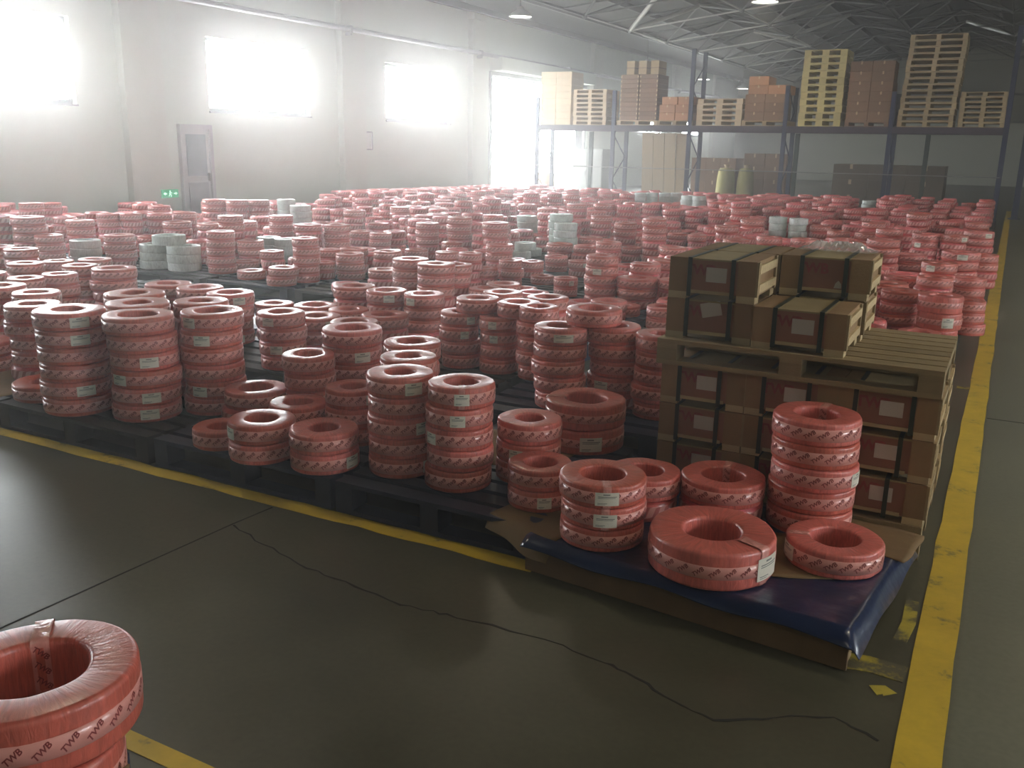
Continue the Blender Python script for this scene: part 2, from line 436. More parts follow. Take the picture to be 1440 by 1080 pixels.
    ('w2', -8.212, 7.383, 0.190, 3, 0.093, ''),
    ('w10', -9.551, 7.132, 0.176, 3, 0.093, ''),
    ('w12', -8.141, 8.692, 0.156, 3, 0.093, ''),
    ('w13', -7.843, 8.648, 0.141, 3, 0.093, ''),
    ('w20', -5.658, 11.057, 0.155, 1, 0.093, ''),
    ('w21', -5.616, 10.667, 0.150, 1, 0.093, ''),
    ('w22', -6.676, 12.923, 0.168, 4, 0.093, ''),
    ('w23', -5.119, 11.014, 0.160, 5, 0.093, ''),
    ('w24', -5.316, 11.274, 0.162, 6, 0.093, ''),
    ('w30', -3.047, 14.130, 0.134, 5, 0.093, ''),
    ('w31', -2.738, 14.047, 0.137, 5, 0.093, ''),
    ('w40', -7.928, 21.240, 0.146, 4, 0.093, ''),
    ('w41', -7.706, 21.478, 0.147, 4, 0.093, ''),
    ('w42', -7.469, 21.733, 0.148, 4, 0.093, ''),
    ('w43', -7.243, 21.976, 0.148, 4, 0.093, ''),
    ('w44', -6.617, 20.889, 0.165, 4, 0.093, ''),
    ('w45', -6.307, 20.770, 0.163, 4, 0.093, ''),
    ('w46', -3.042, 23.932, 0.164, 3, 0.093, ''),
    ('w50', -11.074, 12.307, 0.161, 5, 0.093, ''),
    ('w51', -9.873, 11.292, 0.169, 5, 0.093, ''),
    ('f0', -0.456, 7.157, 0.150, 2, 0.093, '1'),
    ('f12', -2.396, 7.144, 0.151, 2, 0.093, '01'),
    ('f14', -2.904, 7.164, 0.157, 2, 0.093, '1'),
    ('f15', -2.913, 7.525, 0.154, 1, 0.093, '0'),
    ('f18', -4.119, 7.153, 0.157, 2, 0.093, '1'),
    ('f19', -4.116, 7.499, 0.166, 2, 0.093, '1'),
    ('f23', -6.550, 7.171, 0.154, 2, 0.093, '01'),
    ('f25', -7.771, 7.889, 0.159, 1, 0.093, '0'),
    ('f28', -9.016, 7.181, 0.171, 4, 0.093, '123'),
    ('f31', -9.354, 7.898, 0.159, 3, 0.093, '2'),
    ('f51', -0.833, 8.328, 0.166, 4, 0.093, '3'),
    ('f64', -2.905, 8.705, 0.157, 4, 0.093, '3'),
    ('f67', -4.836, 8.352, 0.160, 2, 0.093, '1'),
    ('f70', -6.074, 8.333, 0.150, 3, 0.093, '2'),
    ('f71', -6.540, 8.354, 0.161, 3, 0.093, '2'),
    ('f97', -0.831, 9.519, 0.161, 3, 0.093, '2'),
    ('f114', -3.265, 9.878, 0.154, 4, 0.093, '3'),
    ('f118', -4.489, 10.247, 0.157, 3, 0.093, '2'),
    ('f120', -4.846, 10.271, 0.167, 3, 0.093, '2'),
    ('f121', -5.335, 9.521, 0.158, 6, 0.093, '45'),
    ('f123', -6.073, 9.895, 0.158, 6, 0.093, '345'),
    ('f125', -6.546, 9.872, 0.150, 5, 0.093, '234'),
    ('f165', -2.029, 10.865, 0.156, 5, 0.093, '4'),
    ('f168', -2.416, 10.858, 0.146, 5, 0.093, '4'),
    ('f172', -2.912, 11.251, 0.163, 4, 0.093, '3'),
    ('f181', -4.847, 11.248, 0.163, 3, 0.093, '2'),
    ('f188', -6.550, 11.610, 0.156, 5, 0.093, '4'),
    ('f200', -8.521, 10.891, 0.146, 5, 0.093, '4'),
    ('f242', -3.252, 12.051, 0.155, 5, 0.093, '4'),
    ('f274', -8.510, 12.069, 0.162, 5, 0.093, '4'),
    ('f316', -1.684, 13.370, 0.166, 4, 0.093, '3'),
    ('f318', -1.692, 14.121, 0.160, 5, 0.093, '4'),
    ('f319', -2.048, 13.377, 0.152, 4, 0.093, '3'),
    ('f324', -2.417, 14.122, 0.151, 4, 0.093, '3'),
    ('f327', -3.252, 13.369, 0.171, 5, 0.093, '4'),
    ('f331', -3.631, 14.113, 0.148, 6, 0.093, '5'),
    ('f343', -5.713, 13.736, 0.173, 6, 0.093, '5'),
    ('f345', -6.042, 13.385, 0.163, 6, 0.093, '5'),
    ('f400', -1.187, 14.938, 0.147, 6, 0.093, '5'),
    ('f502', -2.904, 15.872, 0.176, 5, 0.093, '4'),
]
ZONES = [
    ('stack from left in second row behind six-coil stacks', 'J K L r'),
    ('stack from left among low second-row stacks, centre', 'l m n o p s q t u'),
    ('stack from left in second-row cluster left of crates', 'x1 f18 y1 aa f19 z1 z2 cc f14 dd f15 ee f12'),
    ('stack from left in hazy cluster at left edge', 'M29 N34 N36 N81 N83 N112 N134 N160'),
    ('stack from left in far-left haze below first window', 'm1 m4 m3 m5 m7 m9a f28 m9b'),
    ('stack from left behind the white coils near door', 'f31 p8a p8c p1 p8b p2'),
    ('stack from left right of the white coils', 'p5 p4 p3 f25 p6 p7 f23'),
    ('stack from left along wall right of the door', 'p9a p9b p9c q1'),
    ('stack from left in third row, left of centre', 'q2 q6 q4 q3 q7b q5 f200 f71 q8'),
    ('stack from left in third row, centre', 'q11 q10 q14 f70 f274 r1 r3 f125 r2 r4 r9 r2b f123 r6 f67 f188 f121 r8'),
    ('stack from left in third row, right of centre', 'r11 r13 r17 r14 f120 r18 r15 f118 f181 r16 r22 r20b r20 f64 r21'),
    ('stack from left in middle distance before the crates', 'f345 r27 f343 r28 r23 r24 f114 r25 r26 f242 f172 f331 f327'),
    ('stack from left peeking over the crates', 'f168 f165 f502 f324 f319 s17 s16 f316 f318 s15 s18'),
    ('stack from left beside right yellow line, behind crates', 'f51 s5 f97 s1 f400 f0 s10 s3 s2 s6 s11 s8 s7 s4 s14 s12 s9'),
]
FILL = '''-84,716,164,2 -85,751,141,2 -122,715,158,4 -120,751,151,5 -120,789,166,5 -168,716,147,2 -170,754,159,4 -166,790,147,4 -205,717,157,3 -203,752,160,5
-206,788,156,2 -242,752,169,2 -329,750,155,1 -363,717,156,2 -411,788,165,1 -535,787,165,2 -571,717,153,1 -693,789,150,2 -816,788,168,2 -852,790,147,3
-900,788,156,2 -937,752,142,3 -971,790,159,2 -1023,790,151,2 -1057,716,153,3 -1096,715,170,3 -1142,717,150,4 -1144,752,160,2 -1144,789,160,3 -1178,717,159,3
-1180,750,145,3 -1216,719,160,2 -1218,752,156,4 -1267,717,157,5 -1268,751,165,5 -1266,790,142,5 -1302,716,167,5 -1304,751,165,4 -1301,790,170,5 -1337,752,159,5
-1338,787,168,5 -81,870,161,3 -120,834,158,3 -120,870,143,4 -121,907,168,3 -169,833,161,4 -169,871,151,4 -170,906,141,5 -205,834,158,3 -202,869,144,5
-206,906,146,3 -244,871,148,4 -242,907,144,4 -290,907,170,4 -327,907,156,2 -534,836,172,1 -570,835,168,1 -655,870,158,2 -656,907,160,2 -693,836,149,2
-692,872,144,2 -692,906,144,2 -728,833,167,1 -778,909,157,4 -814,908,155,2 -853,906,155,2 -900,835,176,2 -900,872,162,2 -898,909,163,2 -976,835,160,2
-1095,909,152,3 -1143,907,152,4 -1180,871,172,4 -1182,906,150,3 -1217,871,164,2 -1216,908,162,3 -1266,834,160,4 -1266,869,143,2 -1302,833,158,5 -1304,870,150,4
-1340,833,140,4 -1339,870,142,5 -83,986,155,3 -81,1025,165,2 -118,955,165,3 -117,987,157,3 -118,1024,161,3 -168,951,158,3 -169,1026,176,3 -203,987,167,3
-204,1024,160,4 -241,953,153,3 -240,989,159,3 -242,1024,156,4 -289,951,148,4 -292,988,166,3 -291,1025,164,3 -327,951,154,3 -325,1026,163,3 -364,953,155,2
-365,987,164,1 -486,953,154,1 -569,987,164,4 -609,1025,166,5 -657,1024,166,3 -693,951,144,1 -692,988,162,1 -691,1024,166,5 -730,952,144,1 -778,951,159,1
-814,955,165,4 -850,989,159,3 -851,1026,148,3 -901,1023,158,3 -938,951,174,2 -936,990,176,2 -973,951,157,3 -1023,953,158,3 -1022,989,163,3 -1059,952,155,4
-1059,988,157,3 -1094,951,166,2 -1094,990,157,4 -1144,1025,163,3 -1181,950,150,3 -1182,990,160,5 -1179,1025,152,4 -1217,953,169,3 -1217,1025,166,5 -1264,953,160,3
-1265,989,140,3 -1267,1025,169,3 -1304,954,154,3 -1302,988,165,2 -1304,1025,165,2 -1339,955,152,4 -1339,988,164,2 -1339,1024,153,2 -44,1160,169,3 -82,1125,153,1
-118,1088,165,2 -168,1086,171,3 -168,1124,143,2 -203,1125,161,4 -204,1160,146,4 -241,1127,145,4 -240,1161,155,4 -291,1086,161,3 -289,1162,142,4 -327,1085,155,3
-325,1162,167,2 -362,1087,140,3 -362,1127,150,2 -361,1161,147,2 -411,1160,155,3 -449,1086,159,2 -570,1159,152,2 -606,1088,176,4 -607,1122,147,3 -606,1161,149,3
-657,1089,164,3 -657,1125,157,4 -694,1087,154,5 -693,1124,147,3 -692,1163,165,5 -728,1091,147,5 -727,1125,165,5 -728,1160,152,5 -778,1089,145,1 -777,1125,155,4
-777,1159,165,3 -817,1089,161,1 -815,1161,154,4 -849,1160,148,3 -898,1088,150,1 -898,1126,158,3 -937,1089,164,2 -937,1125,143,2 -937,1161,169,2 -973,1091,164,2
-975,1161,155,2 -1021,1123,156,3 -1023,1160,168,3 -1058,1089,140,4 -1060,1123,150,4 -1060,1161,162,2 -1095,1090,161,4 -1096,1123,160,2 -1145,1087,153,3 -1144,1124,153,5
-1144,1163,160,5 -1181,1124,140,4 -1181,1161,156,3 -1219,1087,161,3 -1218,1123,157,2 -1218,1163,166,4 -1268,1086,146,4 -1267,1125,140,2 -1268,1160,154,2 -1304,1088,163,3
-1304,1124,150,3 -1301,1160,151,2 -1338,1088,167,4 -1338,1124,171,4 -1339,1160,155,3 -45,1206,160,2 -166,1278,151,3 -204,1280,162,3 -242,1205,166,1 -240,1242,155,1
-243,1278,155,1 -289,1205,148,4 -292,1245,150,2 -290,1281,154,3 -326,1243,176,2 -326,1278,168,4 -364,1205,160,1 -363,1279,147,4 -413,1204,147,1 -448,1207,158,3
-448,1243,162,3 -448,1280,153,2 -487,1206,167,2 -485,1245,155,3 -485,1282,160,4 -534,1207,174,2 -571,1204,171,5 -569,1242,165,4 -571,1279,158,4 -607,1206,161,2
-608,1242,153,5 -605,1281,162,3 -656,1206,161,2 -654,1242,176,2 -691,1208,148,3 -694,1243,157,4 -731,1206,154,4 -730,1242,149,2 -729,1279,156,3 -778,1206,167,5
-779,1242,172,5 -779,1278,154,6 -814,1204,147,5 -815,1243,165,5 -814,1278,174,3 -849,1242,157,5 -851,1282,159,4 -900,1204,150,3 -900,1242,150,5 -901,1277,151,4
-938,1206,164,4 -938,1244,168,2 -939,1278,167,4 -972,1205,156,4 -972,1241,166,3 -975,1279,152,4 -1023,1243,149,3 -1022,1278,154,3 -1058,1207,162,2 -1060,1279,163,5
-1096,1278,146,4 -1142,1207,155,4 -1143,1245,150,4 -1144,1281,153,3 -1182,1209,151,4 -1181,1245,155,4 -1180,1281,157,2 -1217,1206,158,3 -1218,1241,169,4 -1216,1279,151,4
-1265,1206,167,4 -1267,1242,160,4 -1266,1279,168,3 -1306,1206,145,1 -1303,1243,156,2 -1302,1281,149,3 -1339,1207,164,1 -1340,1242,158,1 -1338,1280,163,3 -47,1409,155,2
-82,1336,171,3 -83,1374,148,4 -82,1411,145,2 -119,1340,164,5 -121,1373,143,3 -119,1410,159,2 -169,1373,145,4 -204,1375,153,2 -203,1411,162,3 -239,1341,167,2
-243,1374,151,2 -290,1338,152,2 -288,1373,149,2 -326,1375,165,3 -363,1337,144,3 -361,1377,164,4 -411,1374,155,2 -412,1410,154,3 -447,1336,154,4 -448,1410,170,2
-484,1337,168,3 -486,1374,151,3 -485,1410,140,3 -534,1339,160,4 -534,1374,153,6 -533,1411,167,3 -570,1338,162,5 -571,1413,168,5 -607,1410,145,5 -655,1339,176,5
-655,1412,163,4 -692,1340,148,4 -691,1376,165,4 -692,1411,159,2 -729,1339,160,2 -729,1374,165,3 -729,1409,166,5 -777,1336,149,5 -779,1373,165,6 -779,1411,151,5
-814,1338,154,5 -814,1374,151,5 -812,1411,161,4 -851,1337,170,5 -851,1409,156,5 -899,1338,169,5 -899,1374,160,4 -900,1411,151,5 -939,1338,158,5 -936,1376,159,3
-938,1412,162,6 -972,1337,153,5 -973,1373,149,5 -973,1411,141,4 -1022,1337,166,5 -1022,1375,154,6 -1021,1412,162,5 -1058,1339,167,3 -1057,1375,169,6 -1057,1411,147,6
-1096,1341,162,5 -1095,1377,149,4 -1095,1411,154,5 -1142,1336,169,3 -1143,1374,168,4 -1145,1412,153,3 -1181,1337,161,3 -1182,1374,153,3 -1217,1337,168,3 -1217,1373,159,3
-1217,1410,166,2 -1265,1338,155,3 -1267,1374,157,3 -1301,1338,176,3 -1306,1412,165,3 -1337,1338,166,3 -1339,1376,162,3 -1339,1410,162,2 -47,1458,144,2 -81,1457,161,1
-83,1528,160,4 -119,1456,145,4 -119,1530,176,6 -167,1455,145,5 -167,1493,174,4 -167,1528,145,4 -204,1456,159,4 -203,1493,163,2 -204,1530,147,4 -238,1455,157,3
-240,1491,163,4 -242,1530,155,4 -291,1457,165,3 -291,1492,148,4 -290,1528,145,4 -326,1457,167,2 -327,1528,161,2 -362,1456,154,3 -364,1493,154,4 -364,1531,153,4
-411,1455,146,5 -411,1491,169,4 -412,1530,142,5 -448,1455,149,5 -448,1492,148,5 -447,1529,153,4 -485,1455,144,5 -486,1492,161,5 -485,1528,140,4 -535,1456,147,3
-534,1493,152,3 -535,1529,175,3 -569,1458,171,1 -570,1492,156,4 -570,1529,170,3 -606,1457,168,3 -606,1493,174,1 -607,1527,152,3 -657,1457,167,4 -657,1492,167,5
-655,1531,148,2 -694,1455,157,4 -693,1493,149,4 -693,1532,165,4 -730,1454,151,4 -728,1492,151,4 -729,1529,168,4 -778,1456,140,2 -777,1494,160,2 -778,1528,167,4
-815,1456,163,3 -812,1493,158,4 -813,1529,163,3 -854,1457,141,4 -852,1491,156,4 -849,1529,166,2 -900,1493,153,4 -899,1527,152,4 -937,1457,143,4 -940,1494,172,5
-974,1492,159,4 -972,1529,144,5 -1023,1456,152,4 -1021,1492,166,5 -1023,1528,163,3 -1057,1456,156,4 -1059,1494,166,3 -1057,1529,156,4 -1095,1456,154,4 -1096,1492,151,4
-1095,1529,143,4 -1144,1456,158,4 -1143,1493,156,5 -1143,1527,167,5 -1180,1455,147,3 -1180,1491,161,3 -1183,1527,160,5 -1217,1456,163,3 -1217,1527,154,5 -1268,1456,163,2
-1267,1494,151,1 -1266,1530,164,4 -1301,1456,166,2 -1302,1491,155,2 -1303,1528,171,1 -1336,1456,158,2 -1337,1491,159,2 -47,1587,157,2 -44,1624,146,4 -47,1662,158,5
-83,1588,176,3 -82,1625,149,2 -83,1663,163,4 -118,1589,169,4 -119,1626,165,4 -168,1589,167,1 -166,1624,176,3 -204,1588,175,3 -202,1624,165,1 -205,1662,159,4
-240,1589,163,1 -241,1623,146,2 -240,1661,154,3 -292,1624,164,4 -290,1661,155,4 -326,1591,151,5 -325,1624,146,6 -326,1661,167,6 -362,1625,162,5 -364,1662,162,5
-411,1590,167,6 -412,1625,149,5 -413,1663,155,4 -447,1625,163,4 -449,1660,167,5 -485,1625,166,4 -482,1661,156,4 -533,1588,161,5 -531,1623,167,4 -533,1661,172,4
-570,1589,166,5 -568,1625,157,5 -571,1660,159,4 -607,1589,160,5 -605,1624,147,4 -607,1662,169,3 -657,1587,156,5 -656,1625,157,4 -658,1660,168,4 -693,1589,155,5
-693,1625,151,3 -694,1661,158,4 -727,1587,151,6 -727,1625,142,3 -729,1663,146,5 -780,1623,153,6 -777,1663,160,5 -815,1590,161,6 -815,1622,151,3 -814,1660,155,5
-852,1587,156,3 -850,1627,142,5 -901,1588,158,3 -900,1626,158,2 -901,1660,149,3 -937,1587,160,3 -934,1625,157,4 -936,1660,176,2 -972,1587,157,2 -970,1623,158,3
-974,1661,159,4 -1021,1589,167,6 -1022,1623,157,4 -1022,1660,172,5 -1059,1588,156,5 -1058,1624,159,4 -1058,1660,163,5 -1095,1589,150,5 -1097,1661,145,3 -1145,1586,173,5
-1145,1622,155,3 -1144,1662,155,5 -1180,1590,161,5 -1182,1661,154,5 -1217,1589,148,4 -1216,1626,150,5 -1215,1661,140,5 -1265,1588,155,3 -1264,1626,140,4 -1266,1659,158,4
-1301,1661,157,4 -1339,1624,166,3 -1341,1659,161,4 -48,1707,153,3 -45,1742,153,2 -48,1780,159,1 -82,1705,161,3 -82,1741,158,3 -83,1780,173,3 -122,1706,154,1
-119,1743,151,2 -118,1777,155,2 -167,1706,147,5 -168,1741,161,4 -170,1778,143,5 -204,1707,150,5 -204,1741,159,5 -204,1778,140,4 -241,1705,152,5 -241,1743,149,4
-242,1777,155,4 -288,1706,155,4 -291,1744,161,5 -290,1779,159,4 -326,1707,159,2 -328,1744,140,2 -324,1779,148,4 -363,1707,159,4 -359,1743,153,2 -363,1780,159,4
-412,1706,145,5 -413,1742,145,6 -413,1778,150,5 -452,1706,143,5 -449,1743,150,5 -447,1780,146,5 -485,1706,161,5 -484,1743,162,5 -486,1780,168,4 -533,1703,166,4
-534,1742,145,3 -532,1778,150,3 -572,1708,158,4 -569,1779,144,3 -606,1709,174,4 -610,1779,158,4 -657,1707,147,4 -658,1744,163,4 -655,1780,161,3 -693,1706,166,4
-730,1705,164,5 -727,1745,161,4 -729,1779,149,4 -777,1704,168,4 -777,1741,154,5 -778,1778,140,4 -814,1705,163,5 -814,1742,176,5 -814,1780,140,6 -852,1706,168,5
-851,1779,146,3 -899,1705,154,4 -901,1781,160,4 -937,1706,167,2 -937,1743,154,3 -937,1780,153,2 -974,1706,161,4 -972,1742,157,3 -972,1781,155,2 -1022,1706,158,4
-1021,1741,168,5 -1020,1780,155,5 -1058,1707,157,5 -1095,1709,160,5 -1096,1743,143,5 -1145,1706,164,5 -1145,1740,149,5 -1146,1780,156,3 -1179,1705,170,4 -1180,1743,145,5
-1180,1779,157,5 -1215,1707,169,4 -1217,1742,153,4 -1217,1778,162,4 -1265,1705,154,4 -1264,1741,173,4 -1266,1780,164,4 -1302,1705,176,4 -1302,1741,154,4 -1303,1780,152,4
-1337,1705,142,4 -1340,1744,151,4 -1340,1781,170,3 -47,1838,168,3 -48,1873,142,2 -46,1911,152,3 -82,1841,155,3 -82,1874,158,4 -82,1911,161,1 -117,1839,156,4
-118,1873,140,4 -168,1838,153,5 -168,1876,168,5 -169,1912,152,5 -204,1838,164,3 -205,1877,147,6 -203,1911,151,5 -240,1840,158,3 -242,1875,152,4 -240,1912,149,4
-291,1838,145,5 -290,1874,163,6 -292,1911,150,5 -327,1838,143,3 -326,1875,166,5 -326,1911,149,5 -363,1838,158,4 -364,1910,162,4 -409,1838,154,5 -412,1875,148,5
-410,1912,164,3 -447,1875,164,5 -447,1914,170,5 -485,1837,165,5 -484,1876,140,5 -487,1910,156,5 -533,1840,163,3 -533,1914,165,3 -572,1837,155,3 -570,1874,174,2
-571,1912,165,2 -607,1839,160,3 -608,1875,150,3 -608,1912,161,2 -658,1840,156,3 -655,1877,161,2 -692,1838,173,3 -693,1876,154,2 -728,1838,158,4 -728,1874,168,5
-731,1909,154,2 -779,1877,140,5 -777,1910,158,5 -813,1837,165,5 -813,1874,145,6 -812,1912,160,4 -850,1837,158,5 -849,1873,153,5 -852,1912,148,4 -900,1839,163,5
-902,1876,160,4 -902,1908,150,4 -936,1838,159,4 -936,1875,140,3 -935,1911,157,2 -972,1838,149,4 -974,1872,142,4 -975,1912,162,4 -1024,1837,145,4 -1021,1873,148,5
-1059,1838,150,4 -1056,1874,158,5 -1060,1910,161,4 -1095,1838,169,5 -1095,1875,164,4 -1096,1910,142,5 -1143,1837,154,2 -1143,1874,162,3 -1180,1838,156,4 -1180,1875,157,3
-1180,1910,161,2 -1216,1874,156,3 -1218,1911,173,4 -1266,1837,163,2 -1267,1874,156,4 -1264,1911,143,4 -1304,1839,161,4 -1302,1874,145,4 -1301,1909,169,3 -1339,1838,152,3
-1339,1876,168,2 -1339,1911,161,3 -46,1955,176,4 -47,2029,160,4 -82,1957,163,3 -83,1992,171,4 -82,2030,165,4 -120,1956,151,4 -118,1991,157,5 -118,2029,140,4
-168,1957,146,4 -169,2029,147,3 -205,1954,150,3 -203,1994,165,3 -204,2029,161,6 -239,1958,157,3 -242,1994,175,3 -289,1956,168,3 -291,1995,150,3 -327,1955,149,5
-326,1995,164,6 -363,1956,152,5 -362,1991,147,4 -412,1957,141,5 -414,1992,154,5 -411,2026,157,5 -447,1956,145,5 -448,1994,151,5 -451,2029,172,5 -485,1958,153,3
-484,1992,176,5 -537,1957,166,5 -534,1993,166,4 -534,2028,153,5 -570,1990,155,4 -571,2030,174,3 -606,1954,140,2 -607,1992,155,2 -605,2029,143,2 -655,1956,176,2
-658,1992,151,2 -656,2028,173,1 -692,1954,163,2 -693,1995,158,2 -695,2028,155,2 -728,1953,147,2 -730,2029,140,2 -777,1957,156,5 -777,1993,155,4 -777,2030,158,2
-816,1956,173,5 -816,2027,156,3 -852,1956,149,4 -850,1992,146,2 -851,2031,165,4 -901,1957,154,5 -900,1993,148,4 -938,1957,143,4 -938,1994,167,5 -935,2028,153,4
-973,1957,161,5 -974,1993,144,4 -971,2028,155,3 -1024,1955,160,3 -1023,1993,155,4 -1022,2029,167,1 -1060,1956,145,3 -1060,1992,149,3 -1058,2029,147,2 -1097,1957,164,3
-1095,1991,153,2 -1096,2027,147,1 -1145,1955,153,5 -1145,1992,140,4 -1143,2028,151,3 -1181,1955,162,2 -1182,2028,166,4 -1216,1956,156,4 -1216,1992,156,4 -1215,2030,149,4
-1266,1956,176,4 -1266,1992,156,4 -1266,2030,144,4 -1301,1956,169,3 -1301,1993,150,4 -1300,2027,156,3 -1341,1956,176,3 -1337,1994,165,3 -1339,2029,160,3 -45,2088,174,2
-46,2122,155,5 -46,2161,150,4 -82,2088,147,4 -86,2123,162,4 -83,2160,176,3 -119,2087,151,2 -119,2124,164,5 -119,2161,150,5 -168,2126,165,5 -168,2161,157,5
-206,2088,164,5 -203,2124,171,6 -204,2160,171,3 -241,2087,168,3 -240,2125,151,5 -241,2165,156,3 -289,2088,156,2 -289,2125,155,2 -289,2157,150,2 -327,2088,166,4
-326,2127,152,3 -325,2161,140,5 -363,2089,162,5 -362,2125,159,3 -363,2160,158,5 -412,2125,159,3 -411,2160,167,5 -447,2088,152,5 -450,2125,140,5 -448,2162,150,4
-486,2086,140,5 -486,2124,148,3 -485,2163,156,5 -534,2088,172,4 -534,2124,163,3 -533,2162,159,3 -571,2089,156,2 -572,2125,162,3 -571,2162,152,2 -606,2124,168,2
-607,2160,156,1 -658,2124,151,4 -656,2161,150,4 -694,2088,148,2 -693,2124,159,2 -691,2161,166,1 -730,2090,164,2 -728,2125,153,1 -815,2088,161,4 -815,2160,160,4
-849,2090,152,4 -849,2124,171,4 -851,2161,150,4 -899,2087,156,4 -902,2126,140,4 -936,2087,163,3 -936,2126,162,3 -938,2161,163,1 -973,2125,155,3 -971,2160,140,3
-1021,2087,161,4 -1019,2125,176,4 -1023,2162,164,2 -1060,2087,145,5 -1060,2125,163,5 -1059,2161,156,4 -1094,2089,156,4 -1093,2124,157,2 -1095,2161,152,4 -1145,2086,176,3
-1143,2125,167,4 -1143,2160,162,4 -1182,2087,162,4 -1178,2126,155,4 -1181,2162,155,3 -1219,2088,168,4 -1216,2125,165,4 -1217,2161,169,4 -1267,2087,156,4 -1266,2124,151,4
-1266,2161,173,4 -1300,2089,158,3 -1302,2162,165,3 -1339,2086,159,3 -1341,2162,158,3 -42,2206,142,5 -46,2242,157,5 -47,2277,151,5 -82,2278,160,4 -118,2207,168,4
-119,2245,148,5 -119,2280,160,4 -168,2206,158,4 -166,2281,149,5 -205,2208,148,5 -204,2242,150,5 -203,2280,146,3 -241,2205,148,5 -243,2242,163,3 -242,2281,170,5
-290,2205,156,2 -293,2240,147,2 -290,2277,162,1 -327,2207,169,4 -326,2279,156,4 -362,2204,163,3 -364,2241,169,4 -364,2279,154,4 -411,2245,155,4 -414,2279,166,4
-448,2208,161,4 -449,2241,142,4 -484,2206,153,4 -485,2278,174,4 -533,2241,152,4 -533,2280,160,4 -571,2207,152,4 -572,2244,157,4 -571,2276,163,3 -609,2204,161,4
-607,2241,166,4 -608,2279,166,3 -655,2204,148,3 -657,2243,141,4 -656,2277,158,4 -692,2206,165,3 -695,2241,162,3 -692,2278,159,4 -729,2241,166,3 -728,2281,150,4
-778,2206,140,4 -780,2242,161,3 -776,2277,158,3 -815,2208,170,4 -818,2242,161,2 -811,2279,149,4 -851,2206,157,3 -852,2242,162,2 -898,2206,166,2 -902,2243,160,4
-900,2278,162,3 -937,2207,142,2 -934,2243,157,4 -936,2280,145,2 -972,2205,163,4 -971,2243,148,2 -974,2282,149,4 -1025,2207,157,3 -1023,2243,148,3 -1023,2281,146,3
-1059,2206,165,4 -1059,2243,165,3 -1095,2206,153,2 -1095,2242,145,4 -1094,2278,158,2 -1144,2205,142,2 -1146,2279,155,1 -1181,2206,166,3 -1179,2243,165,3 -1180,2279,159,3
-1217,2206,158,3 -1218,2240,161,3 -1217,2280,173,1 -1267,2205,158,4 -1266,2242,164,3 -1267,2278,142,3 -1301,2206,161,3 -1303,2243,159,3 -1301,2279,160,3 -1339,2207,154,3
-1340,2241,152,3 -1338,2277,159,3'''
CELLS = [(1,1),(1,2),(1,3),(1,4),(1,5),(1,6),(2,2),(2,3),(2,6),(2,7),(2,8),(3,0),(3,1),(3,2),(3,3),(3,4),(3,5),(3,6),(3,7),(3,8),(3,9),(3,10),(4,0),(4,1),(4,2),(4,3),(4,4),(4,5),(4,6),(4,7),(4,8),(4,9),(4,10),(5,0),(5,1),(5,2),(5,3),(5,4),(5,5),(5,6),(5,7),(5,8),(5,9),(5,10),(6,0),(6,1),(6,2),(6,3),(6,4),(6,5),(6,6),(6,7),(6,8),(6,9),(6,10),(7,0),(7,1),(7,2),(7,3),(7,4),(7,5),(7,6),(7,7),(7,8),(7,9),(7,10),(8,0),(8,1),(8,2),(8,3),(8,4),(8,5),(8,6),(8,7),(8,8),(8,9),(8,10),(9,0),(9,1),(9,2),(9,3),(9,4),(9,5),(9,6),(9,7),(9,8),(9,9),(9,10),(10,0),(10,1),(10,2),(10,3),(10,4),(10,5),(10,6),(10,7),(10,8),(10,9),(10,10),(11,0),(11,1),(11,2),(11,3),(11,4),(11,5),(11,6),(11,7),(11,8),(11,9),(11,10),(12,0),(12,1),(12,2),(12,3),(12,4),(12,5),(12,6),(12,7),(12,8),(12,9),(12,10),(13,0),(13,1),(13,2),(13,3),(13,4),(13,5),(13,6),(13,7),(13,8),(13,9),(13,10),(14,0),(14,1),(14,2),(14,3),(14,4),(14,5),(14,6),(14,7),(14,8),(14,9),(14,10),(15,0),(15,1),(15,2),(15,3),(15,4),(15,5),(15,6),(15,7),(15,8),(15,9),(15,10)]
# ------------------------------------------------------------------ lettering helper
def text_geometry(body, size, shear=0, bold=0):
    cu = bpy.data.curves.new('t', 'FONT'); cu.body = body; cu.size = size; cu.shear = shear; cu.offset = bold
    cu.align_x = 'CENTER'; cu.align_y = 'CENTER'; cu.resolution_u = 2
    o = bpy.data.objects.new('t', cu); COL.objects.link(o)
    dg = bpy.context.evaluated_depsgraph_get(); me = o.evaluated_get(dg).to_mesh()
    v = [tuple(x.co) for x in me.vertices]; f = [tuple(p.vertices) for p in me.polygons]
    o.evaluated_get(dg).to_mesh_clear()
    bpy.data.objects.remove(o); bpy.data.curves.remove(cu)
    return v, f

# ------------------------------------------------------------------ the hall
WY = [(1.80, 4.70), (7.65, 10.55), (13.50, 16.45), (19.30, 22.28), (36.9, 39.8), (42.7, 45.6)]
WZ = (2.12, 3.50)
OPEN = (24.55, 31.30, 3.55)
Y0, Y1, XL, XR = -8.0, 52.0, -14.0, 10.0
EAVE, RIDGE, XM = 5.15, 6.60, -2.0
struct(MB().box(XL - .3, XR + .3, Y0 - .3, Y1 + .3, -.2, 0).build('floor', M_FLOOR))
floor = bpy.data.objects['floor']
struct(MB().box(-60, XL - .31, 10, 46, -.25, -.02).build('yard_ground', mat('yard_concrete', (.55, .54, .5), .9, var=.1, scale=.5)))

